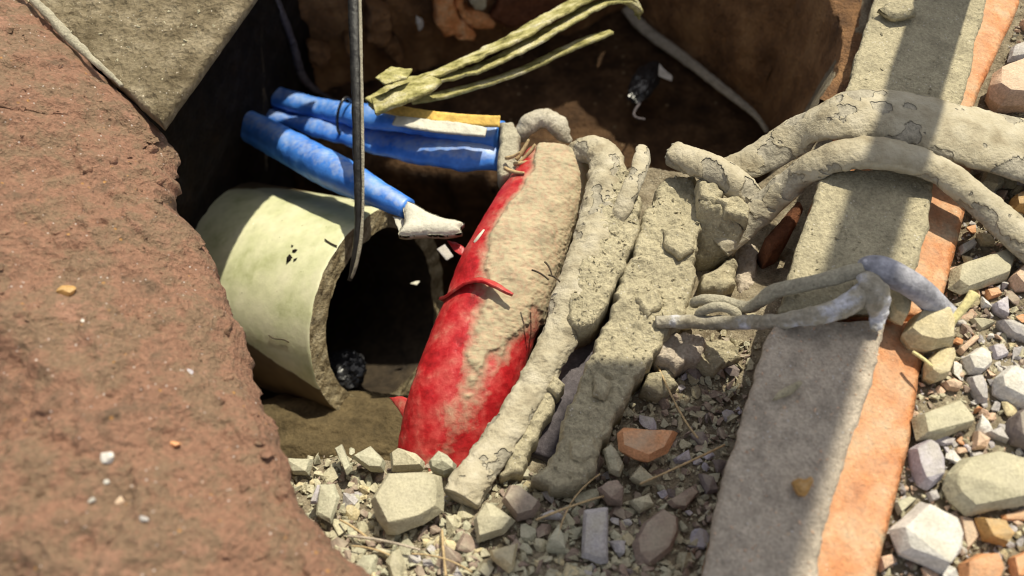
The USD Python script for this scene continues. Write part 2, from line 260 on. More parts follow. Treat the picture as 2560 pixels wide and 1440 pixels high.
mat('lime_wood', around((.4, .33, .22), .7, 1.2), 25, .85, 180, .001, stretch=(1, 1, .1))
STONES = {'beige_stone': (.42, .385, .27), 'white_stone': (.6, .575, .54), 'grey_stone': (.4, .375, .37), 'yellow_stone': (.52, .44, .27), 'orange_stone': (.58, .285, .14), 'pink_stone': (.56, .39, .28), 'brown_stone': (.27, .205, .165), 'dark_stone': (.2, .165, .155), 'green_grey_stone': (.39, .375, .275), 'violet_grey_stone': (.42, .39, .43), 'ochre_stone': (.46, .27, .1)}
for k, c in STONES.items(): mat(k, around(c, .8, 1.15), 45, .92, 330, .0009, spots=[(150, .13, tuple(np.array(c) * .55)), (190, .12, tuple(np.minimum(np.array(c) * 1.3, .8)))], dust=((.42, .385, .29), 1.12, 50, .55))
# ---------------------------------------------------------------- the ground and the pit
CTRL = [(2560, 100, -.05), (2560, 700, -.05), (2560, 1440, -.045), (2300, 1300, -.05), (2300, 1000, -.05), (2450, 500, -.05), (2200, 300, -.10), (2100, 800, -.09), (1950, 1300, -.09),
        (1950, 600, -.17), (1850, 1000, -.135), (1700, 1300, -.11), (1600, 1440, -.09), (1600, 1000, -.165), (1700, 700, -.165), (1500, 1250, -.135), (1300, 1300, -.12), (1100, 1300, -.13),
        (1000, 1400, -.115), (900, 1440, -.10), (1300, 1440, -.09), (750, 1150, -.17), (900, 1150, -.175), (1100, 1180, -.175), (850, 1300, -.14), (1300, 1050, -.2), (1450, 700, -.2), (1600, 450, -.2)]
cw = np.array([P(*c) for c in CTRL]); extra = np.array([[-1, .9, .0], [-1, .1, 0], [1.1, 1.6, 0], [0, 1.64, 0], [-1, 1.6, 0], [.9, -.1, -.05], [0, -.12, -.05], [.62, 1.25, -.03]])
cw = np.vstack([cw, extra]); bed_f = RBFInterpolator(cw[:, :2], cw[:, 2], kernel='linear', smoothing=1e-4)
WA, WB, WC, WD = P(430, 300, -.5), P(1000, 200, -.5), np.array([.252, 1.452, -.45]), np.array([.486, 1.146, -.45])
pit_px = [(300, 1230, -.15), (700, 1172, -.17), (830, 1142, -.17), (960, 1148, -.17), (1060, 1172, -.17), (1140, 1190, -.17), (1210, 1150, -.18), (1300, 1000, -.19), (1380, 800, -.2), (1450, 600, -.2), (1500, 450, -.2), (1600, 410, -.19), (1750, 430, -.17), (1880, 470, -.16), (1990, 390, -.14)]
pit = Polygon([*(P(*p)[:2] for p in pit_px), (.53, 1.0), (.62, 1.2), (.36, 1.60), (WB[0] - .02, WB[1] + .13), (WA[0] - .05, WA[1] + .13), (-1.15, 1.05), (-1.1, .2)]).buffer(0)
def bed(xy):
    xy = np.asarray(xy, float); return bed_f(xy)
gx = np.r_[np.arange(-1.35, -.5, .025), np.arange(-.5, .78, .0032), np.arange(.78, 1.12, .025)]; gy = np.r_[np.arange(-.16, 0, .02), np.arange(0, 1.0, .0032), np.arange(1.0, 1.66, .02)]
X, Y = np.meshgrid(gx, gy, indexing='ij'); xy = np.c_[X.ravel(), Y.ravel()]
z = bed(xy); q3 = np.c_[xy, z]
z = z + sn(q3, 22, 1) * .006 + np.abs(sn(q3, 70, 2)) * .005 + sn(q3, 230, 3, 3) * .0022
inside = shapely.contains(pit, shapely.points(xy)); d = shapely.distance(pit.exterior, shapely.points(xy)) + sn(q3, 30, 8) * .006
st = np.clip(d / .10, 0, 1); st = np.where(inside, st * st * (3 - 2 * st), 0); z = z * (1 - st) + (-1.45 + sn(q3, 25, 4) * .02) * st
obj('ground', (np.c_[xy, z], grid_faces(len(gx), len(gy))[:, ::-1]), 'rubble_dirt', kind='structure', label='dusty bed of broken rubble and dirt around the open pit')
big = Polygon([(-40, -40), (40, -40), (40, 40), (-40, 40)], [[(-1.34, -.15), (1.1, -.15), (1.1, 1.64), (-1.34, 1.64)]])
v2, f2 = trimesh.creation.triangulate_polygon(big, engine='earcut')
obj('outer_ground', (np.c_[v2, np.full(len(v2), -.03)], np.asarray(f2)), 'rubble_dirt', kind='structure', label='bare ground around the pit')
# walls of the pit: lofts with relief
def wall(base, z0, z1, n, m, amp, seed, lean=0.0):
    s = spline([[*b[:2], 0] for b in base], n) if len(base) > 2 else np.stack([np.linspace(base[0][k], base[1][k], n) for k in (0, 1)] + [np.zeros(n)], 1)
    t = np.gradient(s, axis=0); nn = np.c_[t[:, 1], -t[:, 0], np.zeros(n)]; nn /= np.linalg.norm(nn, axis=1, keepdims=True)
    if (nn[n // 2, :2] @ (CAM[:2] + [0, .5] - s[n // 2, :2])) < 0: nn = -nn
    zs = np.linspace(z0, z1, m); v = np.repeat(s[:, None], m, 1); v[..., 2] = zs[None]; v = v - nn[:, None] * ((zs - z0) * lean)[None, :, None]
    v = v + nn[:, None] * (sn(v, 9, seed) * amp + np.abs(sn(v * [1, 1, .6], 30, seed + 1)) * amp * .6 + sn(v, 110, seed + 2, 3) * amp * .12)[..., None]
    cap = np.stack([v[:, -1] - nn * o + [0, 0, .004 + .02 * o] for o in (.02, .05, .1, .2)], 1); v = np.concatenate([v, cap], 1)
    return v.reshape(-1, 3), grid_faces(n, m + 4)
obj('far_pit_wall', wall([(-1.15, 1.0, 0), WA, WB, WC], -1.4, .0, 320, 210, .022, 31), 'wet_brown_clay', kind='structure', label='brown streaked clay wall at the far side of the pit')
obj('right_pit_wall', wall([WC, WD], -1.4, -.0, 180, 230, .014, 37), 'wet_brown_clay', kind='structure', label='smooth brown clay wall of the pit below the brick course')
obj('near_right_pit_wall', wall([WD, (.51, 1.0, 0), (.45, .86, 0)], -1.4, -.09, 120, 150, .012, 39), 'wet_brown_clay', kind='structure', label='shaded soil face under the brick course')
obj('pit_floor', slab(None, .8, world=[(-.55, 1.10, -.50), (-.1, 1.02, -.50), (.2, .97, -.48), (.5, .95, -.46), (.56, 1.1, -.46), (.3, 1.52, -.46), (-.6, 1.3, -.5)], res=.009, amp=.02, scale=16, rnd=.03, rag=.02, seed=5, sc2=(50, .012)), 'damp_brown_soil', kind='structure', label='dark damp ledge at the far side of the pit')
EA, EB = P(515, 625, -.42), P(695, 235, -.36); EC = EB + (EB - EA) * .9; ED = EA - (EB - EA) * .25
obj('shade_face', wall([ED, EC], -1.4, -.03, 150, 150, .012, 45), 'dark_soil_shade', kind='structure', label='added black face under the concrete slab standing in for its shade')  # wall put in under the slab, its shade painted as near-black colour
# soil bank at the left: a loft along its broken lip, undercut below
lip = [(-120, -220, .02), (-20, -110, .02), (70, -20, .018), (150, 70, .016), (230, 150, .014), (300, 218, .012), (360, 275, .008), (402, 318, .0), (410, 370, .0), (412, 430, 0), (425, 510, 0), (470, 545, 0), (505, 590, 0), (528, 660, 0), (535, 720, .005), (585, 800, .01), (593, 850, .01), (603, 905, .01), (645, 985, .01), (690, 1075, .01), (722, 1160, .01), (755, 1235, .01), (800, 1310, .01), (850, 1380, .01), (915, 1440, .01), (990, 1500, .01), (1080, 1580, .01)]
lw = spline([P(*p) for p in lip], 560); lt = np.gradient(lw, axis=0); ln = np.c_[lt[:, 1], -lt[:, 0], np.zeros(len(lw))]; ln /= np.linalg.norm(ln, axis=1, keepdims=True)
if ln[200, 0] > 0: ln = -ln
for _ in range(40): ln[1:-1] = (ln[:-2] + ln[1:-1] * 2 + ln[2:]) / 4
ln = ln * .55 + np.array([-.45, 0, 0]); ln /= np.linalg.norm(ln, axis=1, keepdims=True)
so = np.r_[.42, .40, .37, .34, .3, .26, .21, .16, .11, .07, .04, .02, .008, .002, 0, .002, .006, np.linspace(.011, .42, 105), np.linspace(.45, 1.0, 14)]
sz = np.r_[-1.4, -1.1, -.85, -.66, -.55, -.45, -.36, -.29, -.22, -.16, -.11, -.075, -.05, -.035, -.022, -.012, -.004, .10 * (1 - np.exp(-np.linspace(.011, .42, 105) / .12)), .10 * (1 - np.exp(-np.linspace(.45, 1.0, 14) / .12))]
v = lw[:, None] + ln[:, None] * so[None, :, None] + np.array([0, 0, 1]) * sz[None, :, None]
k = 1 - np.clip((so - .45) / .3, 0, 1)
v = v + np.array([-.35, 0, .94]) * ((sn(v, 5, 50) * .02 + sn(v, 10, 51) * .03 + sn(v, 28, 52) * .015 + np.abs(sn(v, 60, 53)) * .012 + sn(v, 200, 54, 3) * .0022) * k)[..., None]
nrag = (sn(lw, 28, 55) * .010 + sn(lw, 90, 56) * .005); v = v + ln[:, None] * (nrag[:, None] * np.exp(-so / .03)[None])[..., None]
bank = (v.reshape(-1, 3), grid_faces(len(lw), len(so))); BANK = v
obj('soil_bank', bank, 'red_soil', kind='structure', label='reddish brown soil bank overhanging the pit on the left')
from scipy.spatial import cKDTree
_bt = cKDTree(BANK[:, 17:].reshape(-1, 3)[:, :2]); _bz = BANK[:, 17:].reshape(-1, 3)
def bank_z(p): return _bz[_bt.query(p[:2])[1]]
def on_bank(px, py):
    z = .05
    for _ in range(12): z = .5 * z + .5 * bank_z(P(px, py, z))[2]
    return P(px, py, z)
# ---------------------------------------------------------------- slab at the top left
e0, e1 = P(405, 302, .02), P(840, -305, .02)
outl = [P(402, 306, .02), P(840, -305, .02), P(300, -420, .02), P(-250, -300, .02), P(40, -10, .02), P(200, 120, .02), P(300, 215, .02)]
sl = slab(None, .035, world=outl, res=.0036, amp=.006, scale=45, rnd=.005, rag=.0012, seed=61, under=.06, sc2=(85, .009))
obj('concrete_slab', sl, 'rough_concrete', label='rough concrete slab with a straight edge over the pit, top left corner', cat='concrete slab')
rt = tube([(45, -40, .05, 9), (95, 10, .047, 9), (150, 70, .044, 10), (205, 125, .042, 9), (255, 170, .038, 7), (305, 215, .03, 4)], 90, 10, amp=.003, scale=70, seed=3)
obj('plant_root', rt, 'mud_on_cable', label='muddy root lying along the seam between concrete slab and red soil', cat='root')
for i, (px, py, r, mt, lb) in enumerate([(268, 1148, 24, 'white_stone', 'pale angular pebble lying alone on the red soil bank'), (268, 1205, 9, 'white_stone', 'tiny white pebble just below the pale angular one on red soil'), (296, 1252, 13, 'pink_stone', 'small pinkish pebble half sunk in the red soil bank'), (170, 730, 26, 'ochre_stone', 'ochre crumb in the red soil near the left edge'), (440, 1112, 17, 'orange_stone', 'orange crumb of brick on the red soil bank'), (475, 930, 12, 'violet_grey_stone', 'lilac grey pebble on the red soil beside the pipe'), (365, 1300, 17, 'grey_stone', 'flat grey pebble low on the red soil bank'), (230, 1252, 12, 'grey_stone', 'little grey pebble left of the pinkish one'), (205, 805, 8, 'white_stone', 'white speck of grit high on the red soil bank')]):
    p = on_bank(px, py); vv, ff = chunk(size(p, r), 500 + i, .6); vv, ff = trimesh.remesh.subdivide(vv, ff); vv = trimesh.smoothing.filter_laplacian(trimesh.Trimesh(vv, ff), iterations=1).vertices
    obj('pebble', (np.asarray(vv) + p + [0, 0, size(p, r) * .12], ff), mt, smooth=30, label=lb, cat='pebble')
g = np.random.default_rng(91); grit = []
for _ in range(700):
    i, j = g.integers(150, 540), 17 + int(g.uniform(0, 1) ** 1.2 * 100); p = BANK[i, j]; r = g.uniform(.0012, .0034) * (2.2 if g.uniform() < .06 else 1); vv, ff = chunk(r, int(g.integers(40)), .7, 9); grit.append((turn(vv, g) + p, ff))
obj('soil_crumbs', cat_mesh(grit), 'red_soil', label='crumbs of earth scattered over the red soil bank', cat='soil', kind='stuff', smooth=False)
gc = np.random.default_rng(77)
for k in range(46):
    i_ = int(gc.integers(150, 540)); p = BANK[i_, 17 + int(gc.uniform() ** 2.2 * 60)]; r_ = size(p, gc.uniform(9, 27)); v_, f_ = chunk(r_, 700 + k, .7)
    v_, f_ = trimesh.remesh.subdivide(*trimesh.remesh.subdivide(turn(v_, gc), f_)); v_, f_ = displace((v_, f_), r_ * .3, .8 / r_, k, 4)
    obj('soil_clod', (v_ + p - [0, 0, r_ * .1], f_), 'red_soil', label='clod of red soil clinging to the lip of the soil bank', cat='clod', group='soil clods along the lip of the bank')
# ---------------------------------------------------------------- cream pipe
pc = np.array([-.21, .681, -.42]); az, el, R = -.452, .355, .182; WT = .036
ax = np.array([math.cos(az) * math.cos(el), math.sin(az) * math.cos(el), math.sin(el)]); pu = np.cross(ax, [0, 0, 1]); pu /= np.linalg.norm(pu); pv = np.cross(pu, ax)
def ringpts(r, s, a): return pc + ax * s + r * (np.cos(a)[:, None] * pv + np.sin(a)[:, None] * pu)
A = np.linspace(0, 2 * np.pi, 160, endpoint=False); S = np.r_[np.linspace(-.75, -.3, 20), np.linspace(-.29, -.02, 60), -.012, -.006, -.002, 0]
_u = (ringpts(R, 0, A) - pc) @ pu; _u = _u * np.sign(_u[np.argmax(ringpts(R, 0, A)[:, 1])]) ; _e = np.clip((_u / R - .35) / .5, 0, 1); END = -.02 * _e + sn(ringpts(R, 0, A), 60, 71) * .004 + sn(ringpts(R, 0, A), 22, 72) * .006 * _e
def ringpts2(r, s): return ringpts(r, 0, A) + ax * (np.where(s > -.3, s, s) + END * np.clip((s + .35) / .35, 0, 1))[:, None]
pipe = thing('cut_pipe', 'thick cream pipe cut open, its mouth facing right, in the pit', 'pipe', pc + [0, 0, -R])
v = np.stack([ringpts2(R - (0.0015 if q == 0 else 0), np.full(len(A), q)) for q in S]); vv = v.reshape(-1, 3)
# mask turns the shell dark brown below a level line on the lower flank
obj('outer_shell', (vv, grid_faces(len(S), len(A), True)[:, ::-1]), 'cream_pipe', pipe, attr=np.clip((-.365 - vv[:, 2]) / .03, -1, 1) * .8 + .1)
rr = np.linspace(R - .0015, R - WT, 11); rim = np.stack([ringpts2(q, np.zeros(len(A))) + ax * (sn(ringpts(q, 0, A) * [1, 1, 1], 170, 73) * .0045 * (1 if 0 < i < 10 else 0))[:, None] for i, q in enumerate(rr)])
obj('cut_rim', (rim.reshape(-1, 3), grid_faces(len(rr), len(A), True)[:, ::-1]), 'fibrous_rim', pipe)
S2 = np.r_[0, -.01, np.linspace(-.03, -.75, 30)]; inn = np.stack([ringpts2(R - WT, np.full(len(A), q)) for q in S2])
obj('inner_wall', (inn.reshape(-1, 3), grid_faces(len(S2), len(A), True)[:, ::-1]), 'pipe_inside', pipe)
def on_pipe(px, py, off=.0):
    d = ray(px, py); o = CAM - pc; dp = d - (d @ ax) * ax; op = o - (o @ ax) * ax; a, b, c = dp @ dp, 2 * dp @ op, op @ op - (R + off) ** 2
    t = (-b - math.sqrt(max(b * b - 4 * a * c, 0))) / (2 * a); return CAM + t * d
vv = cat_mesh([(lambda m: (turn(m[0], np.random.default_rng(i)) + on_pipe(x, y), m[1]))(chunk(size(on_pipe(x, y), r), 600 + i, .6)) for i, (x, y, r) in enumerate([(728, 640, 14), (738, 628, 9), (722, 652, 11), (740, 648, 8), (733, 615, 6)])])
obj('dirt_clod', displace(vv, .001, 200), 'dark_soil_shade', label='dark clod of dirt stuck on the cream pipe', cat='dirt clod')
for pts, lb in [([(672, 838), (682, 845), (700, 848), (722, 856)], 'thin dark root hair lying on the cream pipe'), ([(812, 598), (835, 612), (842, 615)], 'short dark root hair near the cut edge of the cream pipe')]:
    obj('root_hair', tube([(*on_pipe(x, y, .002), .0011) for x, y in pts], 20, 6, pixels=False), 'dark_stem', label=lb, cat='root')
m = trimesh.creation.icosphere(5, 1.0); v = np.array(m.vertices); v = v * (1 + .18 * sn(v, 2.2, 85)[:, None] + .06 * sn(v, 9, 86)[:, None]) * [.26, .09, .075] + P(880, 1115, -.50)
obj('silt_heap', (v, m.faces), 'damp_silt', label='brown silt heaped against the lower lip of the pipe mouth', cat='silt')
# crumpled black film in the pipe's mouth
m = trimesh.creation.icosphere(4, 1.0); v = np.array(m.vertices); c = P(862, 925, -.5); v = v * (1 + .35 * np.abs(sn(v, 2.6, 81))[:, None] - .25 * np.abs(sn(v, 5, 82))[:, None]) * [.036, .036, .022] + c
obj('plastic_film', (v, m.faces), 'black_film', label='crumpled glossy black film lying inside the mouth of the pipe', cat='plastic film', smooth=25)
# ---------------------------------------------------------------- blue ducts
du = thing('blue_duct', 'wide blue duct with a yellow edge, flattened at its right end', 'duct', P(1000, 330, -.3))
MB = tube([(520, 195, -.45, 22), (700, 245, -.36, 26), (850, 282, -.29, 30), (1000, 300, -.215, 34), (1130, 318, -.205, 36), (1252, 338, -.20, 40)], 110, 26, .75, amp=.005, scale=30, seed=5); obj('upper_fold', MB, 'blue_plastic', du, attr=np.clip(.8 - tube.u * 3.0, 0, .8))  # mask paints the slab's shade on the left end, here and lower fold
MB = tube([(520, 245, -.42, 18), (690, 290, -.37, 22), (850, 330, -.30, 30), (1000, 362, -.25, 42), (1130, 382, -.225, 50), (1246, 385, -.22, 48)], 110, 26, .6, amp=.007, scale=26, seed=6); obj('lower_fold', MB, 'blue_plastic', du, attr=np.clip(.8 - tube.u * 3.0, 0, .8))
obj('yellow_edge', ribbon([(940, 262, -.19, 14, -20), (1000, 278, -.182, 13, -20), (1080, 292, -.176, 14, -20), (1160, 300, -.17, 14, -20), (1250, 304, -.165, 14, -20)], .005, 60, 5, wav=.0015), 'yellow_plastic', du)
obj('mud_streak', ribbon([(985, 300, -.178, 13, -5), (1060, 312, -.172, 16, -5), (1140, 322, -.168, 16, -5), (1215, 330, -.165, 12, -5)], .004, 50, 7, wav=.004, seed=4), 'white_plastic', du)
bp = thing('blue_pipe', 'slim blue pipe with a torn white end above the cream pipe', 'pipe', P(800, 410, -.32))
MB = tube([(520, 275, -.36, 34), (640, 325, -.33, 38), (740, 378, -.285, 42), (840, 432, -.24, 44), (930, 478, -.205, 36), (1020, 522, -.19, 26)], 90, 28, amp=.0022, scale=40, seed=8); obj('tube', MB, 'blue_plastic', bp, attr=np.clip(.8 - tube.u * 3.0, 0, .8))  # left end darkened by the mask, shade painted into the blue
obj('torn_end', slab([(1006, 516), (1014, 492), (1040, 505), (1075, 524), (1110, 536), (1140, 540), (1162, 550), (1150, 562), (1156, 574), (1110, 580), (1060, 578), (1015, 582), (994, 578), (1008, 552)], .018, -.168, .002, .0012, 60, .014, .0016, 9, sc2=(140, .0016)), 'white_plastic', bp)
obj('torn_flap', slab([(978, 538), (1010, 545), (1030, 580), (1000, 585), (988, 560)], .003, -.195, .003, .003, 90, .001, .004, 10), 'white_plastic', bp)
obj('cable_tie', tube([(*(P(862, 292, -.265) + .030 * (math.cos(t) * np.array([.35, .75, .2]) + math.sin(t) * np.array([0, .1, 1.1]))), .0026) for t in np.linspace(0, 2 * np.pi, 14)], 60, 8, pixels=False, caps=False), 'black_film', label='thin glossy loop tied round the wide blue duct', cat='cable tie')
# frayed muddy end and broken ring
fr = thing('frayed_sleeve', 'muddy frayed sleeve at the right end of the wide blue duct', 'sleeve', P(1275, 380, -.24))
obj('sleeve', slab([(1248, 300), (1285, 300), (1300, 330), (1298, 380), (1320, 400), (1290, 430), (1250, 440), (1240, 400), (1250, 350)], .035, -.165, .0025, .005, 70, .008, .004, 11), 'mud_on_cable', fr)
for i, (a, b) in enumerate([((1290, 400), (1322, 348)), ((1300, 405), (1338, 360)), ((1285, 410), (1350, 392)), ((1265, 395), (1300, 380)), ((1262, 420), (1310, 432))]):
    obj('strand', tube([(*a, -.155, 5), ((a[0] + b[0]) / 2, (a[1] + b[1]) / 2 + 4, -.146, 5), (*b, -.135, 3)], 14, 6, amp=.0006, seed=i), 'dry_stem', fr)
obj('broken_ring', tube([(1305, 350, -.22, 18), (1318, 315, -.20, 24), (1350, 297, -.19, 26), (1385, 305, -.19, 26), (1408, 335, -.20, 22), (1428, 352, -.21, 6)], 60, 18, .8, amp=.005, scale=70, seed=12), 'pale_cable_mud', label='broken muddy ring behind the red duct', cat='pipe ring')
# ---------------------------------------------------------------- black cable, straps, cord
bc = thing('black_cable', 'black split cable hanging down across the blue ducts', 'cable', P(890, 400, -.3))
obj('sheath', tube([(884, -60, -.02, 16), (889, 100, -.06, 15), (893, 250, -.10, 14), (896, 400, -.145, 13), (898, 520, -.19, 12), (892, 620, -.23, 10), (874, 700, -.27, 6)], 120, 12, amp=.0012, scale=60, seed=13), 'black_rubber', bc)
obj('grey_core', tube([(899, -60, -.012, 4), (902, 100, -.052, 4), (905, 250, -.092, 4), (907, 400, -.137, 4), (907, 520, -.182, 3.5), (899, 620, -.222, 5), (879, 695, -.263, 3)], 120, 8, amp=.0008, scale=90, seed=14), 'mud_on_cable', bc)
st = thing('webbing_strap', 'wide muddy yellow green strap hanging in a bow above the blue duct', 'strap', P(1250, 120, -.2))
obj('band', ribbon([(922, 256, -0.167, 15.0, 10), (981, 221, -0.162, 16.3, 15), (1076, 187, -0.152, 18.4, 25), (1174, 149, -0.142, 26.5, 30), (1284, 95, -0.127, 30.6, 30), (1384, 37, -0.117, 30.6, 30), (1464, -2, -0.112, 27.2, 30), (1541, -15, -0.112, 19.0, 45), (1587, 9, -0.127, 13.6, 70), (1592, 36, -0.147, 8.2, 80)], .004, 220, 15, wav=.004, seed=15), 'strap_yellow', st)
obj('band', ribbon([(928, 269, -0.173, 12.8, 6), (989, 236, -0.168, 13.9, 11), (1084, 204, -0.158, 15.7, 21), (1186, 174, -0.148, 22.6, 26), (1297, 124, -0.133, 26.1, 26), (1397, 66, -0.123, 26.1, 26), (1476, 22, -0.118, 23.2, 26), (1549, 2, -0.118, 16.2, 41), (1593, 22, -0.133, 11.6, 66), (1596, 44, -0.153, 7.0, 76)], .004, 220, 15, wav=.004, seed=25), 'strap_yellow', st)
obj('fold', ribbon([(935, 268, -.158, 26, 0), (1000, 240, -.145, 30, 8), (1060, 215, -.14, 30, 12), (1090, 198, -.14, 22, 15)], .006, 50, 9, wav=.003, seed=16), 'strap_yellow', st)
obj('flap', slab([(938, 192), (975, 165), (1030, 172), (1015, 195), (960, 208)], .004, -.125, .003, .004, 60, .001, .001, 17), 'strap_yellow', st)
obj('thin_strap', ribbon([(1030, 250, -.175, 13, 10), (1110, 236, -.17, 14, 15), (1200, 212, -.165, 14, 20), (1300, 178, -.16, 15, 25), (1400, 130, -.155, 17, 25), (1470, 100, -.15, 17, 25), (1528, 80, -.15, 11, 25)], .005, 110, 7, wav=.002, seed=18), 'strap_yellow', label='narrow yellow strap below the wide one, its right end cut', cat='strap')
obj('grey_cord', tube([(*Pw(x, y, WC, WD, .022), r) for x, y, r in [(1566, 18, .012), (1600, 60, .0125), (1690, 130, .0115), (1780, 200, .0095), (1850, 255, .008), (1892, 292, .006), (1918, 330, .004)]], 90, 12, amp=.0016, scale=90, seed=19, pixels=False), 'cord_grey', label='pale grey cord running down along the brown pit wall', cat='cord')
obj('frayed_cord', tube([(*Pw(x, y, WA, WB, .05), r) for x, y, r in [(672, -40, .007), (705, 35, .007), (738, 130, .008), (762, 200, .009), (790, 225, .006), (850, 258, .004)]], 80, 10, amp=.0018, scale=90, seed=20, pixels=False), 'dark_plastic', label='dark fraying cord hanging on the far pit wall left of the black cable', cat='cord')
# far wall remains
ob = thing('hollow_brick', 'broken orange hollow brick stuck in the far pit wall', 'brick', Pw(1160, 60, WB, WC, .02))
def wslab(px, off, th, seed, res=.0045, amp=.004, rag=.004, A=WB, B=WC):       # a chunk standing on the wall: traced on the wall plane, thick towards the camera
    w = [Pw(x, y, A, B, off) for x, y in px]; n = np.array([B[1] - A[1], A[0] - B[0], 0.]); n /= np.linalg.norm(n)
    if n[:2] @ (CAM[:2] - np.array(A[:2])) < 0: n = -n
    t = np.cross([0, 0, 1.], n); o = w[0]; loc = [((p - o) @ t, (p - o) @ np.array([0, 0, 1.]), 0) for p in w]
    v, f = slab(None, th, world=loc, res=res, amp=amp, scale=60, rnd=.005, rag=rag, seed=seed)
    v = o + v[:, :1] * t + v[:, 1:2] * np.array([0, 0, 1.]) + v[:, 2:] * n
    return v, (f if trimesh.Trimesh(v, f, process=False).volume > 0 else f[:, ::-1])
obj('shell', wslab([(1092, -30), (1130, -30), (1135, 10), (1150, 50), (1195, 95), (1170, 103), (1135, 88), (1112, 98), (1094, 70), (1090, 20)], .06, .03, 21), 'orange_block', ob)
obj('web', wslab([(1145, -30), (1165, -30), (1160, 20), (1172, 45), (1215, 55), (1240, 60), (1236, 75), (1190, 78), (1160, 60), (1140, 20)], .055, .025, 22), 'orange_block', ob)
obj('web', wslab([(1135, 95), (1170, 92), (1190, 105), (1150, 106)], .065, .02, 23), 'orange_block', ob)
obj('wall_tile', wslab([(1228, 50), (1250, 15), (1280, -30), (1480, -30), (1400, 30), (1330, 55), (1270, 75)], .05, .02, 24), 'brown_brick', label='brown tile shard in the far wall behind the yellow strap', cat='tile')
obj('speckled_stone', wslab([(1178, -15), (1220, -15), (1215, 28), (1190, 28), (1178, 15)], .085, .02, 25), 'beige_stone', label='pale speckled stone in the hollow of the orange brick', cat='stone')
obj('paint_flake', wslab([(1042, 42), (1058, 50), (1060, 72), (1048, 80), (1040, 60)], .04, .004, 26, .003), 'white_stone', label='white flake on the far wall left of the orange brick', cat='flake')
for i, (x, y, w_, h_) in enumerate([(950, 70, 60, 110), (800, 150, 50, 45), (880, 130, 30, 50), (990, 140, 40, 50)]):
    obj('wall_lump', wslab([(x - w_ * .5, y - h_ * .5), (x + w_ * .1, y - h_ * .55), (x + w_ * .5, y - h_ * .3), (x + w_ * .45, y + h_ * .4), (x, y + h_ * .55), (x - w_ * .5, y + h_ * .3)], .035, .03, 27 + i, .006, .008, .008), 'wet_brown_clay', label=['tall brown clay lump on the far wall right of the black cable', 'flaking brown clay lump on the far wall beside the dark cord', 'slim clay lump directly behind the black cable', 'low clay lump above the strap fold'][i], cat='clay lump')
sp = thing('plastic_scrap', 'scrap of black film with a white corner on the pit floor below the cord', 'plastic scrap', P(1620, 200, -.42))
m = trimesh.creation.icosphere(4, 1.0); v = np.array(m.vertices); v = v * (1 + .4 * np.abs(sn(v, 2.3, 83))[:, None] - .3 * np.abs(sn(v, 5, 84))[:, None]); v = v * [.024, .055, .014]; v = v @ trimesh.transformations.rotation_matrix(-.5, [0, 0, 1])[:3, :3].T + P(1612, 205, -.40)
obj('film', (v, m.faces), 'black_film', sp, smooth=30)
obj('white_corner', slab([(1648, 158), (1660, 172), (1682, 190), (1680, 202), (1646, 188)], .002, -.375, .004, .002, 60, .0005, .001, 28), 'white_stone', sp)
obj('wire', tube([(1600, 255, -.40, 3), (1588, 275, -.39, 3), (1586, 290, -.385, 3), (1612, 298, -.385, 3)], 24, 6), 'dark_plastic', sp)
obj('label_tag', slab([(1092, 622), (1112, 610), (1134, 640), (1116, 650)], .004, -.30, .003, .0003, 60, .0005, 0, 29), 'grey_stone', label='small ribbed grey tag in the dark beside the red duct', cat='tag')
obj('white_chip', slab([(1025, 708), (1040, 702), (1050, 702), (1042, 712)], .003, -.40, .003, .001, 60, .0005, 0, 30), 'white_plastic', label='tiny white chip in the dark left of the red duct', cat='chip')
# ---------------------------------------------------------------- red duct
rd = thing('red_duct', 'red plastic duct crusted with dried mud on its upper flank', 'duct', P(1250, 740, -.3))
RP = [(1394, 404, -.175, 84), (1378, 450, -.178, 92), (1338, 530, -.182, 103), (1292, 625, -.188, 117), (1247, 740, -.195, 124), (1200, 860, -.205, 126), (1155, 980, -.215, 124), (1118, 1080, -.235, 116), (1092, 1175, -.265, 100)]
NS = 180
v, f = tube(RP, 420, NS, .82, amp=.0035, scale=16, seed=32, caps=True); u, an = tube.u, tube.a
v, f = displace((v, f), .0012, 70, 36); nv = normals(v, f)
TU = [0, .12, .3, .42, .5, .56, .65, .75, .85, 1.0]; TS = [-1, -.75, -.5, -.25, 0, .3, .6, .9]
TAB = np.array([[0, .3, .8, 1, 1, 1, 1, 1], [.1, .1, .45, .95, 1, 1, 1, 1], [.25, .05, .5, .95, 1, 1, 1, 1], [.3, .1, .4, .9, 1, 1, 1, .9], [.2, 0, .2, .55, .9, 1, 1, .8], [0, 0, 0, .3, .85, 1, .95, .5], [.3, .1, 0, .2, .65, .9, .7, .15], [.3, .15, 0, .1, .4, .62, .4, 0], [.1, .05, .1, .25, .38, .42, .25, 0], [0, 0, .1, .25, .3, .25, .1, 0]])
s_ = np.sin(an); s_ = s_ * np.sign((v[20 * NS + NS // 4] - v[20 * NS + 3 * NS // 4])[0])
mk = RegularGridInterpolator((TU, TS), TAB, bounds_error=False, fill_value=None)(np.c_[u, np.clip(s_, -1, .9)])
mk = np.clip(mk, 0, 1) + (fbm(v * 38, 5, 37) - .5) * .9; cov = np.clip((mk - .22) / .5, 0, 1)
thick = np.clip((mk - .62) / .14, 0, 1)
v = v + nv * (thick * (.0022 + .0022 * fbm(v * 55, 4, 38) + np.abs(sn(v, 130, 39, 4)) * .003))[:, None]
obj('shell', (v, f), 'red_plastic', rd, attr=cov * .75 + .04)
fl = ribbon([(1104, 748, -.20, 7, 50), (1140, 722, -.158, 15, 50), (1190, 699, -.134, 14, 45), (1245, 716, -.122, 9, 30), (1282, 738, -.124, 3, 20)], .004, 50, 7, wav=.002, seed=33)
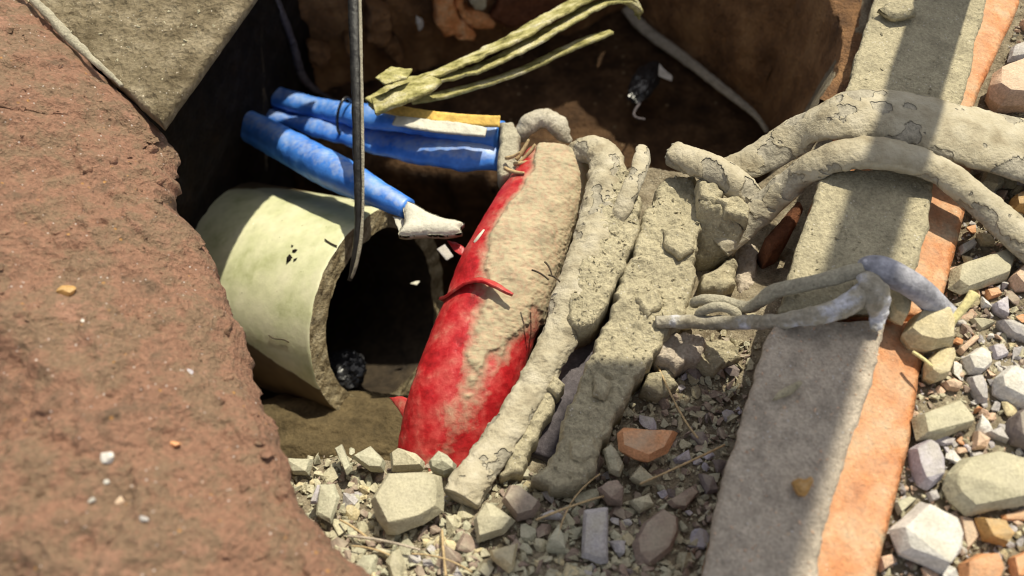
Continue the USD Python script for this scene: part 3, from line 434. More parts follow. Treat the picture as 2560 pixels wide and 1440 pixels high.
obj('torn_ridge', fl, 'red_plastic', rd, attr=np.full(len(fl[0]), -.05))
fl = slab([(1118, 600), (1140, 604), (1162, 618), (1160, 640), (1135, 625)], .004, -.20, .003, .002, 60, .001, .001, 34); obj('torn_tab', fl, 'red_plastic', rd, attr=np.full(len(fl[0]), .1))
fl = slab([(972, 990, -.24), (1005, 992, -.235), (1040, 1005, -.22), (1050, 1060, -.22), (1010, 1050, -.235), (995, 1020, -.24)], .006, None, .003, .002, 60, .001, .001, 35); obj('torn_ear', fl, 'red_plastic', rd, attr=np.full(len(fl[0]), -.2))
for i, (a, b, r) in enumerate([((1186, 606), (1210, 574), 4), ((1182, 664), (1196, 640), 3), ((1196, 640), (1207, 606), 2.2), ((1201, 630), (1210, 606), 1.6)]):
    obj('pale_mark', tube([(*a, -.152 - .012 * (i == 1), r), ((a[0] + b[0]) / 2, (a[1] + b[1]) / 2, -.147 - .012 * (i == 1), r), (*b, -.147, r * .6)], 12, 8, .35), 'white_plastic', rd)
# ---------------------------------------------------------------- mud covered cables beside it
ctube('muddy_cable', [(1432, 405, -.17, 26), (1455, 378, -.14, 32), (1495, 380, -.125, 38), (1518, 425, -.12, 44), (1505, 520, -.12, 50), (1475, 640, -.12, 54), (1430, 760, -.122, 50), (1385, 870, -.125, 42), (1330, 970, -.128, 38), (1265, 1080, -.13, 42), (1205, 1165, -.125, 46), (1150, 1250, -.12, 44)], 420, 64, 'caked_cable', cake=.0014, wob=.05, flat=.85, amp=.0045, scale=75, seed=40, label='thick mud coated cable looping up beside the red duct', cat='cable')
ctube('cut_sheath', [(1598, 366, -.092, 9), (1606, 382, -.088, 17), (1596, 430, -.084, 20), (1574, 480, -.086, 21), (1550, 535, -.096, 18), (1540, 560, -.105, 10)], 120, 32, 'caked_cable', flat=.55, amp=.002, scale=90, seed=41, cake=.0014, wob=.1, label='curled strip of cut cable sheath at the top of the muddy cable', cat='cable sheath')
def crust(name, px, z, th, seed, label, cat='mud crust', m='dried_mud', **k):
    a = dict(res=.0026, amp=.007, scale=46, rnd=.006, rag=.007, sc2=(120, .007)); a.update(k)
    return obj(name, slab(px, th, z, seed=seed, **a), m, label=label, cat=cat)
crust('mud_crust', [(1540, 400), (1590, 455), (1606, 520), (1586, 610), (1540, 715), (1485, 805), (1448, 832), (1412, 795), (1430, 700), (1470, 600), (1500, 500)], -.098, .06, 42, 'cracked mud crust clinging to the right side of the muddy cable')
crust('mud_crust', [(1372, 930), (1398, 960), (1372, 1030), (1340, 1110), (1310, 1185), (1250, 1190), (1275, 1110), (1320, 1020), (1350, 950)], -.125, .045, 43, 'narrow mud crust between the lower muddy cable and the dark slot')
obj('dark_conduit', tube([(1570, 590, -.26, 60), (1530, 700, -.24, 66), (1485, 820, -.22, 68), (1420, 1000, -.19, 66), (1360, 1160, -.185, 60)], 90, 24, amp=.002, scale=40, seed=44), 'dark_plastic', label='dark conduit in the slot between two mud crusts', cat='conduit')
obj('mud_plank', slab([(1650, 450), (1690, 440), (1742, 440), (1752, 560), (1745, 700), (1705, 800), (1650, 870), (1600, 945), (1545, 1020), (1505, 1095), (1490, 1180), (1440, 1235), (1395, 1228), (1335, 1190), (1385, 1130), (1420, 1030), (1470, 920), (1500, 830), (1540, 730), (1590, 610), (1622, 510)], .06, -.10, .0026, .009, 34, .007, .008, 45, sc2=(95, .009)), 'dried_mud', label='broad plank caked in cracked dried mud right of the dark slot', cat='plank')
for i, (px, z, th, lb) in enumerate([([(1660, 570), (1700, 565), (1735, 590), (1740, 620), (1700, 640), (1665, 610)], -.086, .014, 'raised clod on the mud plank'), ([(1590, 740), (1640, 720), (1660, 760), (1620, 790)], -.092, .012, 'flat clod halfway down the mud plank'),
        ([(1430, 1100), (1480, 1090), (1500, 1130), (1460, 1160), (1425, 1140)], -.09, .016, 'crumbly clod at the lower end of the mud plank'), ([(1490, 930), (1530, 950), (1515, 1000), (1475, 985)], -.088, .014, 'clod on the left edge of the mud plank'), ([(1385, 940), (1410, 960), (1395, 985), (1365, 970)], -.115, .03, 'single clod bridging the dark slot')]):
    crust('mud_clod', px, z, th, 150 + i, lb, 'clod', amp=.004, rnd=.005, rag=.004)
for i, (px, z, th, mt, lb) in enumerate([([(1745, 445), (1790, 448), (1812, 480), (1790, 505), (1748, 492)], -.07, .05, 'dried_mud', 'rounded clod under the stub of the torn cable'), ([(1795, 492), (1845, 478), (1875, 510), (1872, 548), (1820, 532)], -.065, .05, 'dried_mud', 'rounded clod right of the rounded one under the cable stub'),
        ([(1745, 495, -.075), (1800, 520, -.072), (1862, 558, -.07), (1845, 600, -.10), (1800, 645, -.135), (1748, 655, -.14)], None, .05, 'dried_mud', 'big slanting mud block beside the mud plank'), ([(1755, 690), (1795, 668), (1838, 640), (1842, 705), (1800, 735), (1755, 725)], -.125, .05, 'dried_mud', 'knobbly clod below the big slanting mud block'),
        ([(1650, 835), (1720, 830), (1770, 850), (1750, 900), (1690, 920), (1640, 890)], -.115, .05, 'grey_clay', 'crumbly grey lump under the thin cables'), ([(1760, 850), (1830, 850), (1850, 890), (1790, 930), (1740, 905)], -.12, .045, 'dried_mud', 'beige lump under the thin cables left of the lowest brick'), ([(1620, 930), (1680, 915), (1700, 960), (1650, 990), (1605, 970)], -.13, .04, 'dried_mud', 'small lump at the right edge of the mud plank'), ([(1690, 735), (1745, 735), (1760, 790), (1700, 800)], -.105, .03, 'dried_mud', 'lump above the left ends of the thin cables'), ([(1845, 605), (1895, 610), (1900, 720), (1850, 735)], -.15, .04, 'grey_clay', 'shaded grey lump in the gap left of the middle brick')]):
    crust('clod', px, z, th, 160 + i, lb, 'clod', mt, amp=.010, rnd=.007, rag=.006, scale=48)
obj('brick_end', slab([(1915, 590, -.10), (1955, 545, -.09), (2000, 495, -.08), (2012, 520, -.08), (1975, 590, -.09), (1930, 625, -.10)], .06, None, .004, .003, 50, .006, .002, 171), 'brown_brick', label='dark brown brick end in the gap left of the middle brick', cat='brick')
# ---------------------------------------------------------------- brick course at the right
def brick(body, crustp, z0, zr, label, seed, m='dried_mud'):
    t = thing('mud_covered_brick', label, 'brick', P(*np.mean([b[:2] for b in body], 0), -.09))
    n = len(body) // 2
    pts = [(x, y, z0 if k == 'l' else zr) for x, y, k in body]
    obj('clay_body', slab(pts, .075, None, .006, .0008, 30, .004, .0012, seed), 'orange_clay', t)
    obj('mud_crust', slab(crustp, .014, z0 + .009, .0032, .003, 30, .004, .0032, seed + 1, sc2=(130, .004)), m, t)
    return t
brick([(2231, -150, 'l'), (2206, 0, 'l'), (2138, 225, 'l'), (2106, 330, 'l'), (2410, 330, 'r'), (2448, 232, 'r'), (2556, 0, 'r'), (2610, -150, 'r')], [(2222, -150), (2186, 0), (2160, 80), (2118, 222), (2080, 330), (2370, 330), (2415, 230), (2440, 120), (2470, 0), (2500, -150)], -.012, -.04, 'far brick of the course, muddy on top with a bright orange side', 180)
brick([(2091, 420, 'l'), (2066, 440, 'l'), (2026, 580, 'l'), (1991, 700, 'l'), (1971, 780, 'l'), (2345, 790, 'r'), (2362, 735, 'r'), (2398, 600, 'r'), (2424, 480, 'r'), (2430, 400, 'r')], [(2092, 424), (2048, 445), (2040, 500), (2006, 580), (1972, 700), (1950, 780), (2235, 780), (2285, 700), (2320, 580), (2338, 475), (2340, 410), (2200, 420)], -.012, -.04, 'middle brick of the course, between the thick cables and the thin wires', 184)
brick([(1951, 800, 'l'), (1916, 920, 'l'), (1866, 1080, 'l'), (1776, 1440, 'l'), (1746, 1560, 'l'), (2165, 1560, 'r'), (2192, 1440, 'r'), (2275, 1120, 'r'), (2302, 930, 'r'), (2335, 800, 'r')], [(1938, 800), (1895, 920), (1846, 1080), (1800, 1240), (1756, 1440), (1726, 1560), (2030, 1560), (2062, 1330), (2120, 1130), (2185, 950), (2215, 800)], -.012, -.04, 'nearest brick of the course, long and grey with mud, orange along its right side', 188, 'grey_clay')
obj('mud_chip', slab([(1935, 995), (1950, 975), (2000, 948), (2012, 955), (1985, 980)], .008, .012, .003, .001, 60, .002, .001, 191), 'dried_mud', label='sliver of mud lying on the nearest brick', cat='chip')
obj('mud_chip', slab([(1985, 1200), (2000, 1190), (2015, 1198), (2030, 1185), (2038, 1200), (2020, 1235), (2000, 1232)], .010, .014, .003, .001, 60, .003, .001, 192), 'ochre_stone', label='heart shaped brown chip lying on the nearest brick', cat='chip')
obj('lump', slab([(2195, 15), (2240, -5), (2290, 5), (2300, 30), (2240, 40)], .012, .016, .003, .003, 60, .006, .003, 193), 'dried_mud', label='lump of dried mud on the far brick', cat='clod')
# ---------------------------------------------------------------- cables over the bricks
ctube('wide_cable', [(1768, 415, -.10, 26), (1850, 415, -.085, 40), (1930, 380, -.06, 46), (2010, 330, -.03, 50), (2090, 292, .008, 62), (2180, 286, .018, 68), (2290, 302, .016, 74), (2400, 335, .010, 80), (2500, 360, .0, 84), (2640, 400, -.01, 86), (2900, 455, -.025, 86), (3250, 500, -.03, 84)], 420, 72, 'caked_cable', cake=.0014, wob=.07, flat=.36, amp=.0032, scale=60, seed=50, label='widest flat cable lying over the joint between far and middle brick', cat='cable')
ctube('forked_cable', [(1800, 620, -.12, 30), (1880, 545, -.09, 34), (1960, 470, -.05, 36), (2050, 408, .0, 38), (2140, 385, .022, 38), (2240, 390, .024, 36), (2330, 420, .018, 34), (2420, 480, .004, 35), (2500, 550, -.012, 36), (2600, 640, -.02, 38), (2800, 800, -.03, 38), (3050, 950, -.035, 37)], 360, 56, 'caked_cable', cake=.0014, wob=.09, flat=.7, amp=.0025, scale=60, seed=51, label='thinner bent cable below the widest one, running off over the rubble', cat='cable')
tc = thing('torn_cable_stub', 'short torn cable stub pointing left out of the mud', 'cable', P(1780, 440, -.14))
ctube('stub', [(1682, 388, -.085, 30), (1740, 410, -.075, 34), (1800, 436, -.07, 34), (1850, 470, -.075, 32), (1890, 520, -.10, 26)], 140, 48, 'caked_cable', tc, flat=.9, amp=.002, scale=70, seed=52, cake=.003, wob=.1)
for i, (x, y) in enumerate([(1655, 392), (1660, 376), (1672, 362)]): obj('frayed_wire', tube([(1690, 392 + i * 4 - 8, -.082, 9), (x + 20, y + 2, -.08, 6), (x + 8, y, -.078, 3)], 14, 8, amp=.0012, seed=i), 'mud_on_cable', tc)
obj('thin_cable', tube([(1640, 806, -.095, 15), (1700, 804, -.085, 17), (1760, 806, -.07, 18), (1850, 806, -.04, 18), (1940, 802, -.005, 18), (2030, 790, .018, 22), (2110, 766, .026, 26), (2165, 725, .03, 26), (2186, 695, .034, 20)], 150, 14, amp=.0026, scale=75, seed=53), 'worn_wire', label='lower thin wire with pale worn patches across the bricks', cat='wire')
obj('thin_cable', tube([(1735, 760, -.085, 12), (1775, 750, -.06, 14), (1820, 757, -.055, 15), (1870, 768, -.04, 15), (1930, 732, .0, 18), (2010, 712, .02, 18), (2090, 692, .03, 19), (2155, 672, .036, 16)], 130, 14, amp=.0016, scale=80, seed=54), 'mud_on_cable', label='upper thin wire, mud brown, joining the knot on the brick', cat='wire')
obj('thin_cable', tube([(1745, 790, -.08, 10), (1770, 772, -.055, 12), (1810, 768, -.045, 12), (1850, 790, -.05, 12), (1870, 815, -.07, 9)], 60, 12, amp=.0012, scale=80, seed=57), 'mud_on_cable', label='short bent wire loop left of the bricks', cat='wire')
obj('tape_knot', displace(cat_mesh([tube([(2155, 690, .034, 22), (2180, 712, .040, 30), (2194, 760, .03, 30), (2192, 800, .014, 18), (2182, 825, .01, 4)], 60, 18, .5, amp=.005, scale=90, seed=55)]), .001, 200), 'worn_wire', label='ragged wrapped knot where the thin wires meet on the brick', cat='tape')
obj('cable_end', tube([(2150, 664, .036, 14), (2175, 664, .036, 26), (2220, 680, .034, 31), (2280, 712, .03, 30), (2330, 755, .0, 29), (2380, 800, -.02, 26)], 80, 18, amp=.0015, scale=60, seed=56), 'blue_grey_rubber', label='thick blue grey cable end lying across the orange brick side', cat='cable')
# ---------------------------------------------------------------- stones one by one
ZB = lambda px: float(bed([P(*np.mean(px, 0), -.06)[:2]])[0])
TR = []
def rock(px, mt, label, h=.03, lift=.0, cat='stone', name='stone', tilt=(0, 0), z=None, sub=2, amp=None):
    zb = (ZB(px) if z is None else z) + h * .28 + lift; TR.append(Polygon(px).buffer(0))
    obj(name, stone(px, zb, h, len(TR) * 3, amp, sub, tilt), mt, smooth=18, label=label, cat=cat)
rock([(2221, 1324), (2301, 1252), (2384, 1294), (2400, 1342), (2399, 1384), (2357, 1436), (2335, 1425), (2245, 1384)], 'white_stone', 'large white stone beside the lower end of the nearest brick', .045)
rock([(2361, 1192), (2402, 1147), (2485, 1129), (2575, 1147), (2585, 1262), (2417, 1290), (2372, 1252), (2357, 1219)], 'beige_stone', 'largest flat beige slab at the right edge', .045)
rock([(2271, 1125), (2309, 1102), (2331, 1114), (2352, 1155), (2352, 1200), (2320, 1226), (2297, 1215), (2279, 1170)], 'violet_grey_stone', 'upright lilac grey stone touching the nearest brick', .035)
rock([(2279, 1046), (2395, 1001), (2431, 1046), (2432, 1065), (2350, 1099), (2290, 1102)], 'beige_stone', 'oblong beige mortar block touching the nearest brick', .035, cat='mortar block', name='mortar_block')
rock([(2402, 899), (2440, 872), (2468, 885), (2473, 917), (2450, 937), (2422, 934)], 'white_stone', 'small five sided white stone right of the yellow lumps', .03)
rock([(2481, 949), (2515, 919), (2580, 941), (2580, 1030), (2522, 1009), (2485, 982)], 'white_stone', 'wide white stone cut by the right edge', .035)
rock([(2416, 945), (2447, 937), (2462, 967), (2466, 1009), (2447, 1009), (2425, 975)], 'grey_stone', 'slim pale stone left of the wide white one', .022)
rock([(2350, 960), (2380, 949), (2402, 964), (2395, 979), (2365, 975)], 'pink_stone', 'small pinkish stone above the mortar block', .018)
rock([(2522, 1046), (2545, 1027), (2580, 1031), (2580, 1132), (2530, 1110), (2515, 1080)], 'dark_stone', 'dark grey stone at the right edge above the beige slab', .04)
rock([(2432, 1080), (2470, 1102), (2462, 1125), (2429, 1125)], 'pink_stone', 'little pinkish shard above the beige slab', .02)
rock([(2462, 1084), (2496, 1069), (2515, 1110), (2485, 1099)], 'grey_stone', 'little grey shard beside the dark stone', .02)
rock([(2331, 1102), (2357, 1093), (2389, 1099), (2380, 1112), (2354, 1116)], 'violet_grey_stone', 'lens shaped chip under the mortar block', .012)
rock([(2395, 1410), (2440, 1384), (2485, 1384), (2504, 1425), (2495, 1460), (2400, 1460)], 'orange_stone', 'rounded terracotta chunk at the bottom right', .03, cat='terracotta shard', name='terracotta_shard')
rock([(2391, 1290), (2425, 1297), (2447, 1342), (2410, 1384), (2399, 1342)], 'pink_stone', 'pinkish stone tucked behind the large white one', .02, -.006)
rock([(2436, 1297), (2504, 1301), (2530, 1342), (2515, 1372), (2459, 1350)], 'ochre_stone', 'rough ochre lump below the beige slab', .03, amp=.003)
rock([(2500, 1290), (2570, 1270), (2575, 1305), (2504, 1303)], 'orange_stone', 'flat orange shard under the beige slab', .012, cat='terracotta shard', name='terracotta_shard')
rock([(2520, 1395), (2570, 1375), (2575, 1450), (2528, 1450)], 'orange_stone', 'orange shard in the bottom right corner', .022, cat='terracotta shard', name='terracotta_shard')
rock([(2230, 1260), (2271, 1241), (2290, 1249), (2245, 1290)], 'green_grey_stone', 'thin greenish shard above the large white stone', .015)
rock([(2192, 1395), (2222, 1387), (2241, 1406), (2200, 1432)], 'pink_stone', 'pinkish chip at the foot of the nearest brick', .02)
rock([(2312, 1234), (2335, 1226), (2346, 1249), (2327, 1256)], 'grey_stone', 'round grey pebble under the lilac stone', .015, cat='pebble')
rock([(2249, 840), (2277, 795), (2318, 778), (2360, 785), (2381, 812), (2381, 865), (2329, 878), (2277, 868)], 'yellow_stone', 'upper pale yellow lump leaning on the orange brick side', .045, .03, cat='lump', amp=.0025)
rock([(2308, 910), (2339, 878), (2374, 878), (2384, 899), (2360, 951), (2336, 958), (2311, 944)], 'yellow_stone', 'lower pale yellow lump beside the orange brick side', .035, .01, cat='lump')
rock([(2200, 726), (2242, 715), (2277, 736), (2273, 778), (2256, 812), (2228, 795)], 'yellow_stone', 'tan mud lump on the orange corner under the cable end', .03, z=-.015, cat='lump')
rock([(2377, 674), (2520, 625), (2542, 637), (2518, 700), (2400, 738), (2368, 722)], 'beige_stone', 'long mortar strip lying beside the middle brick', .035, cat='mortar block', name='mortar_block')
rock([(2422, 799), (2450, 799), (2485, 812), (2447, 830)], 'beige_stone', 'flat beige chip right of the upper yellow lump', .016)
rock([(2488, 805), (2520, 809), (2570, 833), (2570, 861), (2520, 840)], 'grey_stone', 'long pale stone at the right edge above the white ones', .025)
rock([(2478, 764), (2513, 743), (2516, 799), (2485, 781)], 'violet_grey_stone', 'blue grey stone right of the yellow stick', .02)
rock([(2457, 729), (2492, 722), (2502, 740), (2471, 750)], 'orange_stone', 'small orange chip above the blue grey stone', .014)
rock([(2388, 878), (2433, 840), (2447, 847), (2402, 889)], 'pink_stone', 'thin slanting shard right of the yellow lumps', .014)
rock([(2471, 868), (2499, 865), (2516, 892), (2485, 903)], 'violet_grey_stone', 'pale lilac stone above the slim pale stone', .018)
rock([(2520, 698), (2554, 663), (2575, 670), (2575, 726), (2540, 726)], 'pink_stone', 'pink stone at the right edge beside the mortar strip', .03)
rock([(2468, 220), (2482, 184), (2570, 150), (2590, 270), (2504, 262), (2475, 240)], 'pink_stone', 'big salmon coloured stone behind the widest cable', .045, .012, cat='terracotta shard', name='terracotta_shard')
rock([(2526, 123), (2560, 112), (2580, 144), (2518, 155)], 'grey_stone', 'grey chip above the big salmon stone', .02)
rock([(2547, 58), (2575, 54), (2575, 83)], 'pink_stone', 'pale pink chip at the top right', .014)
rock([(2446, 466), (2461, 426), (2500, 426), (2504, 469), (2482, 484)], 'beige_stone', 'beige cube between the two thick cables', .028)
rock([(2522, 502), (2575, 477), (2580, 530), (2527, 532)], 'ochre_stone', 'orange chunk between the cables at the right edge', .03)
rock([(2395, 618), (2430, 600), (2440, 615), (2400, 640)], 'white_stone', 'white chip under the bent cable next to the orange brick side', .015)
rock([(2440, 585), (2470, 592), (2485, 615), (2455, 612)], 'yellow_stone', 'yellowish chip in the shade of the bent cable', .014)
# bottom middle
rock([(1542, 1086), (1559, 1071), (1592, 1080), (1695, 1083), (1668, 1133), (1622, 1156), (1582, 1146), (1545, 1126)], 'orange_stone', 'broken orange terracotta piece right of the mud plank', .03, .035, cat='terracotta shard', name='terracotta_shard')
rock([(1505, 1126), (1522, 1113), (1539, 1130), (1560, 1166), (1549, 1193), (1522, 1183)], 'beige_stone', 'pale wedge below the orange terracotta piece', .025, .02)
rock([(1492, 1226), (1512, 1209), (1542, 1203), (1560, 1229), (1555, 1266), (1522, 1262)], 'brown_stone', 'rounded brownish stone below the pale wedge', .035, .01)
rock([(1569, 1256), (1622, 1236), (1635, 1266), (1598, 1286)], 'beige_stone', 'three cornered beige stone right of the brownish one', .025)
rock([(1572, 1199), (1598, 1163), (1642, 1206), (1608, 1216)], 'beige_stone', 'crumbly pointed stone under the orange terracotta piece', .02, .01)
rock([(1459, 1276), (1519, 1269), (1520, 1408), (1502, 1412), (1452, 1395)], 'grey_stone', 'upright rectangular grey piece in the bottom rubble', .025, .01, cat='mortar block', name='mortar_block')
rock([(1605, 1309), (1658, 1269), (1695, 1292), (1698, 1332), (1675, 1382), (1615, 1429), (1585, 1399), (1579, 1359)], 'brown_stone', 'large smooth oval stone in the shade of the nearest brick', .035)
rock([(1665, 1256), (1731, 1216), (1748, 1233), (1711, 1276), (1682, 1272)], 'brown_stone', 'brown stone above the large oval one', .022)
rock([(1183, 1299), (1213, 1256), (1233, 1262), (1290, 1302), (1260, 1336), (1193, 1359)], 'beige_stone', 'light angular block just below the end of the muddy cable', .035, .01)
rock([(1253, 1252), (1273, 1213), (1296, 1216), (1353, 1262), (1336, 1292), (1293, 1302)], 'brown_stone', 'brownish squared block under the lower mud crust', .035, .01)
rock([(1223, 1379), (1296, 1359), (1283, 1425), (1273, 1435), (1233, 1402)], 'yellow_stone', 'yellowish stone at the bottom edge left of the rectangular piece', .03, .008)
rock([(1366, 1359), (1396, 1309), (1412, 1349), (1416, 1385), (1366, 1382)], 'green_grey_stone', 'pyramid shaped stone left of the rectangular piece', .035)
rock([(1349, 1289), (1379, 1276), (1409, 1289), (1402, 1299), (1353, 1296)], 'grey_stone', 'thin pale chip above the pyramid shaped stone', .014, .008)
rock([(1681, 1150), (1721, 1126), (1728, 1156), (1688, 1160)], 'violet_grey_stone', 'small violet stone right of the orange terracotta piece', .02)
rock([(1745, 1186), (1781, 1196), (1794, 1232), (1765, 1239)], 'dark_stone', 'dark stone in the shade against the nearest brick', .025)
rock([(927, 1256), (960, 1207), (969, 1186), (1061, 1183), (1104, 1194), (1112, 1226), (1109, 1278), (1061, 1313), (993, 1337), (966, 1335), (944, 1302)], 'beige_stone', 'largest pale stone at the near rim of the pit', .045, .02)
rock([(974, 1134), (993, 1123), (1044, 1139), (1063, 1158), (1061, 1175), (979, 1177)], 'beige_stone', 'flaky stone on the pit rim behind the largest pale stone', .03, .01)
rock([(1072, 1158), (1096, 1129), (1120, 1142), (1142, 1164), (1139, 1183), (1110, 1191), (1077, 1177)], 'green_grey_stone', 'greenish faceted stone at the foot of the red duct', .035, .012)
rock([(879, 1145), (928, 1118), (966, 1158), (960, 1177), (925, 1177)], 'green_grey_stone', 'wedge shaped stone on the pit rim left of the flaky one', .03, .01)
rock([(836, 1123), (857, 1110), (882, 1175), (868, 1190)], 'green_grey_stone', 'narrow splinter standing on the pit rim', .022, .015)
rock([(708, 1150), (730, 1148), (784, 1150), (773, 1188), (733, 1186)], 'green_grey_stone', 'flat greenish shard beside the red soil at the pit rim', .02, .01)
rock([(800, 1213), (838, 1210), (852, 1245), (830, 1313), (790, 1289)], 'green_grey_stone', 'long greenish shard with a white edge beside the red soil', .016, .02)
rock([(785, 1243), (798, 1212), (806, 1215), (794, 1262), (776, 1262)], 'violet_grey_stone', 'white flaky edge on the left of the long greenish shard', .014, .022)
rock([(944, 1370), (985, 1383), (974, 1400), (925, 1386)], 'beige_stone', 'low flat stone under the largest pale stone', .018)
# smaller rubble: single chips, each its own object
g = np.random.default_rng(23); used_px = [(p.buffer(3)) for p in TR]; TREE = shapely.STRtree(used_px)
ZONE = {'small rubble chips on the right of the brick course': ([(2270, 1450), (2330, 930), (2400, 650), (2460, 480), (2560, 420), (2600, 420), (2600, 1450)], 124, (10, 32), ['white_stone', 'grey_stone', 'pink_stone', 'violet_grey_stone', 'beige_stone', 'orange_stone', 'yellow_stone', 'brown_stone', 'grey_stone', 'beige_stone'], 'small broken chip among the stones right of the brick course'),
        'small rubble chips at the bottom of the picture': ([(720, 1160), (1120, 1190), (1180, 1290), (1300, 1220), (1500, 1130), (1560, 1240), (1600, 1440), (900, 1450)], 122, (15, 46), ['beige_stone', 'green_grey_stone', 'beige_stone', 'grey_stone', 'yellow_stone', 'brown_stone'], 'small broken chip in the dusty rubble at the near rim of the pit'),
        'small rubble chips in the shade of the brick course': ([(1560, 960), (1860, 900), (1900, 850), (1830, 1100), (1750, 1440), (1560, 1440), (1560, 1240)], 50, (12, 38), ['brown_stone', 'dark_stone', 'brown_stone', 'beige_stone', 'violet_grey_stone'], 'small broken chip in the hollow left of the nearest brick')}
ZONE['clods of dried mud under the thin wires'] = ([(1610, 840), (1870, 740), (1900, 850), (1850, 940), (1700, 1000), (1590, 990)], 34, (12, 26), ['dried_mud', 'dried_mud', 'grey_clay'], 'dried clod of mud in the hollow under the thin wires')
for gname, (pz, cnt, (r0, r1), mats, lab) in ZONE.items():
    pg = Polygon(pz); x0, y0, x1, y1 = pg.bounds; k = 0; tries = 0; placed = []
    while k < cnt and tries < 6000:
        tries += 1; x, y = g.uniform(x0, x1), g.uniform(y0, y1); r = r0 + (r1 - r0) * g.uniform() ** 1.5; pt = shapely.Point(x, y)
        if not pg.contains(pt) or any((x - a) ** 2 + (y - b) ** 2 < (.52 * (r + c)) ** 2 for a, b, c in placed): continue
        if len(TREE.query(pt.buffer(r * .45), predicate='intersects')): continue
        w = P(x, y, -.08)
        for _ in range(6): w = P(x, y, float(bed([w[:2]])[0]) + .004)
        rr_ = size(w, r); v, f = chunk(rr_, int(g.integers(1e6)), g.uniform(.45, .9), int(g.integers(9, 15)))
        v = turn(v, g); v, f = trimesh.remesh.subdivide(*trimesh.remesh.subdivide(v, f)); v, f = displace((v, f), rr_ * .16, .9 / rr_, int(g.integers(999)), 3)
        obj('mud_clod' if 'clods' in gname else 'rubble_chip', (v + w + [0, 0, rr_ * .15], f), mats[int(g.integers(len(mats)))], smooth=24, label=lab, cat='clod' if 'clods' in gname else 'stone', group=gname); placed.append((x, y, r)); k += 1
protos = [chunk(1.0, 900 + i, .65, 9) for i in range(14)]
def gravel(name, pz, cnt, rmin, rmax, mt, label, z_up=.001):
    pg = Polygon(pz); x0, y0, x1, y1 = pg.bounds; xs = []
    q = np.c_[g.uniform(x0, x1, cnt * 3), g.uniform(y0, y1, cnt * 3)]; q = q[shapely.contains(pg, shapely.points(q))][:cnt]
    w = np.array([P(x, y, -.08) for x, y in q])
    for _ in range(4):
        zb = bed(w[:, :2]); w = np.array([P(x, y, zz) for (x, y), zz in zip(q, zb)])
    ms = []
    for p in w:
        r = rmin + (rmax - rmin) * g.uniform() ** 2.5; v, f = protos[int(g.integers(14))]; ms.append((turn(v * r, g) + p + [0, 0, r * .35 + z_up], f))
    obj(name, cat_mesh(ms), mt, smooth=False, label=label, cat='gravel', kind='stuff')
RZ = [(2190, 1500), (2300, 930), (2400, 600), (2440, 380), (2560, -20), (3150, -20), (3250, 1500)]
BZ = [(690, 1160), (860, 1130), (1130, 1180), (1330, 1180), (1500, 1130), (1620, 900), (1850, 850), (1900, 850), (1750, 1480), (850, 1480)]
for nm, mt, c in (('fine_gravel', 'grey_stone', 2100), ('fine_gravel', 'beige_stone', 1900), ('fine_gravel', 'pink_stone', 1100), ('fine_gravel', 'brown_stone', 1100)):
    gravel(nm, RZ, c, .0018, .0075, mt, f'fine {mt.split("_")[0]} gravel between the stones right of the brick course', .003)
for nm, mt, c in (('fine_gravel', 'beige_stone', 1500), ('fine_gravel', 'green_grey_stone', 700), ('fine_gravel', 'brown_stone', 700)):
    gravel(nm, BZ, c, .0018, .0095, mt, f'fine {mt.split("_")[0]} grit in the dusty rubble at the near rim of the pit', .003)
# ---------------------------------------------------------------- stems, straws, stick
def bz(x, y, up):
    w = P(x, y, -.12)
    for _ in range(5): w = P(x, y, float(bed([w[:2]])[0]) + up)
    return w
def straw(pts, r, mt, label, up=.02, cat='twig', name='twig'):
    q = [bz(x, y, up + (.004 * (i % 2))) for i, (x, y) in enumerate(pts)]
    obj(name, tube([(*w, size(w, r * .55)) for w in q], 40, 7, pixels=False, amp=.0004, scale=90), mt, label=label, cat=cat)
straw([(1640, 905), (1665, 960), (1700, 1030), (1745, 1095)], 5, 'dry_stem', 'thin curved twig hanging in the shade left of the nearest brick', .03)
straw([(1600, 1210), (1700, 1165), (1812, 1112)], 5, 'dry_stem', 'straight straw pointing at the nearest brick', .035)
straw([(1340, 1300), (1430, 1265), (1510, 1240)], 5.5, 'dry_stem', 'straw beside the rounded brownish stone', .03)
straw([(1395, 1345), (1440, 1240), (1500, 1185)], 4, 'dry_stem', 'bent straw below the mud plank', .03)
straw([(1115, 1440), (1108, 1370), (1105, 1325)], 6, 'dry_stem', 'upright straw under the largest pale stone', .02)
straw([(870, 1340), (950, 1350), (1050, 1375)], 6, 'grey_clay', 'grey stem under the largest pale stone', .02)
straw([(850, 1300), (900, 1330), (920, 1345)], 5, 'dry_stem', 'short stem beside the long greenish shard', .02)
straw([(880, 1365), (930, 1372), (990, 1395)], 4, 'dry_stem', 'short stem at the bottom beside the red soil', .018)
straw([(1030, 1385), (1120, 1400), (1180, 1430)], 4, 'dry_stem', 'thin stem along the bottom edge', .02)
obj('stick', tube([(2378, 806, -.012, 9), (2410, 768, .0, 10), (2436, 734, .008, 13)], 30, 9, amp=.0006), 'yellow_stick', label='pale yellow stick leaning on the upper yellow lump', cat='stick')
obj('straw', tube([(2282, 880, -.01, 4), (2305, 895, -.008, 4), (2330, 915, -.01, 3)], 16, 6), 'yellow_stick', label='thin straw under the upper yellow lump', cat='straw')
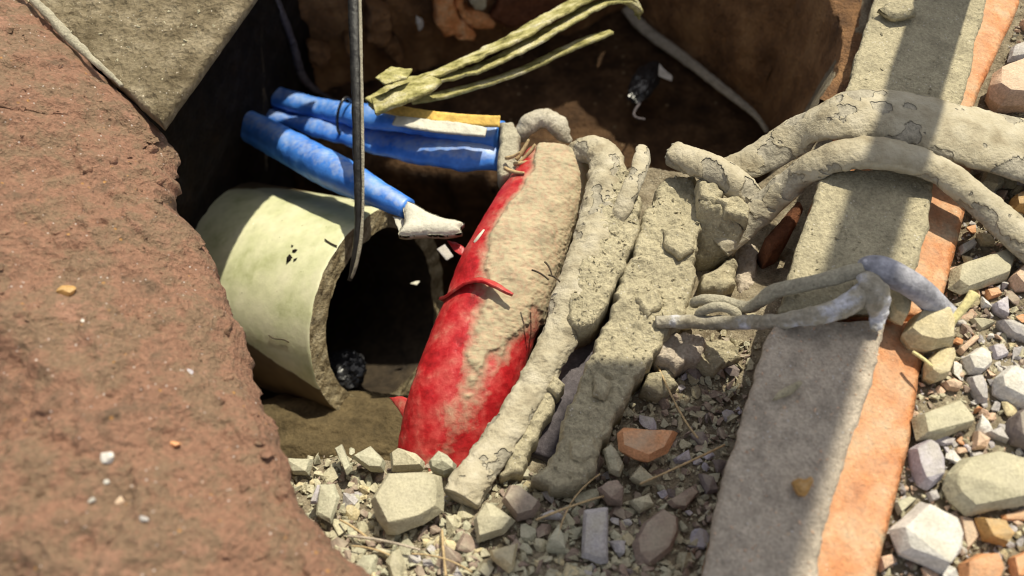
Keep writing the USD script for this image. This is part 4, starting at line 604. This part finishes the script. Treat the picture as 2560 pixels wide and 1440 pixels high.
for i, (a, b) in enumerate([((1372, 688), (1400, 705)), ((1362, 655), (1380, 690)), ((1330, 675), (1372, 700))]):
    obj('root_hair', tube([(*a, -.092, 2.4), ((a[0] + b[0]) / 2 + 3, (a[1] + b[1]) / 2 - 2, -.088, 2.4), (*b, -.09, 2)], 10, 6), 'dark_stem', label=['short root hair crossing from red duct to muddy cable', 'upright root hair on the muddy flank of the red duct', 'left root hair on the muddy flank of the red duct'][i], cat='root')
# ---------------------------------------------------------------- made-up post and boards, out of view, added to cast shade over the bricks
pb = P(2395, -120, 0.0); ba = thing('added_shadow_post', 'added unseen post with bracket and boards, made up to cast shade on the bricks', 'post', (pb[0], pb[1], -.05))
bx = lambda c, e: trimesh.creation.box(e, trimesh.transformations.translation_matrix(c))
obj('post', bx((pb[0], pb[1], .9), (.055, .055, 1.9)), 'lime_wood', ba, smooth=False)
obj('bracket', bx((pb[0] - .2, pb[1] - .05, 1.8), (.46, .04, .05)), 'lime_wood', ba, smooth=False)
for k in range(4): obj('board', bx((pb[0] - .045 - .0735 * k, pb[1] - .052, 1.395), (.073, .018, .76)), 'lime_wood', ba, smooth=False)
# ---------------------------------------------------------------- crumbs lying on the muddy surfaces
def crumbs(keys, cnt, r0, r1, m, label):
    ms = []
    for path in keys:
        pr = UsdGeom.Mesh(stage.GetPrimAtPath(path)); x = np.array(UsdGeom.XformCache().GetLocalToWorldTransform(pr.GetPrim())); v = np.array(pr.GetPointsAttr().Get(), float) @ x[:3, :3] + x[3, :3]; f = np.array(pr.GetFaceVertexIndicesAttr().Get()).reshape(-1, 3)
        c = np.cross(v[f[:, 1]] - v[f[:, 0]], v[f[:, 2]] - v[f[:, 0]]); a = np.linalg.norm(c, axis=1); a = np.where(c[:, 2] > .6 * a, a, 0)
        for i in g.choice(len(f), cnt, p=a / a.sum()):
            b = g.dirichlet((1, 1, 1)); r = r0 + (r1 - r0) * g.uniform() ** 3; vv, ff = protos[int(g.integers(14))]; ms.append((turn(vv * r, g) + b @ v[f[i]] + [0, 0, r * .25], ff))
    obj('mud_crumbs', cat_mesh(ms), m, smooth=False, label=label, cat='crumbs', kind='stuff')
crumbs(['/World/mud_covered_brick/mud_crust', '/World/mud_covered_brick_001/mud_crust'], 260, .0006, .0035, 'dried_mud', 'crumbs of dried mud on the far and middle bricks')
crumbs(['/World/mud_covered_brick_002/mud_crust'], 420, .0006, .003, 'pink_stone', 'pale grit on the nearest brick')
crumbs(['/World/mud_plank', '/World/mud_crust'], 330, .0008, .0042, 'dried_mud', 'crumbs of dried mud on the mud plank and the crust beside it')
crumbs(['/World/concrete_slab'], 500, .0007, .004, 'beige_stone', 'grit on the concrete slab')
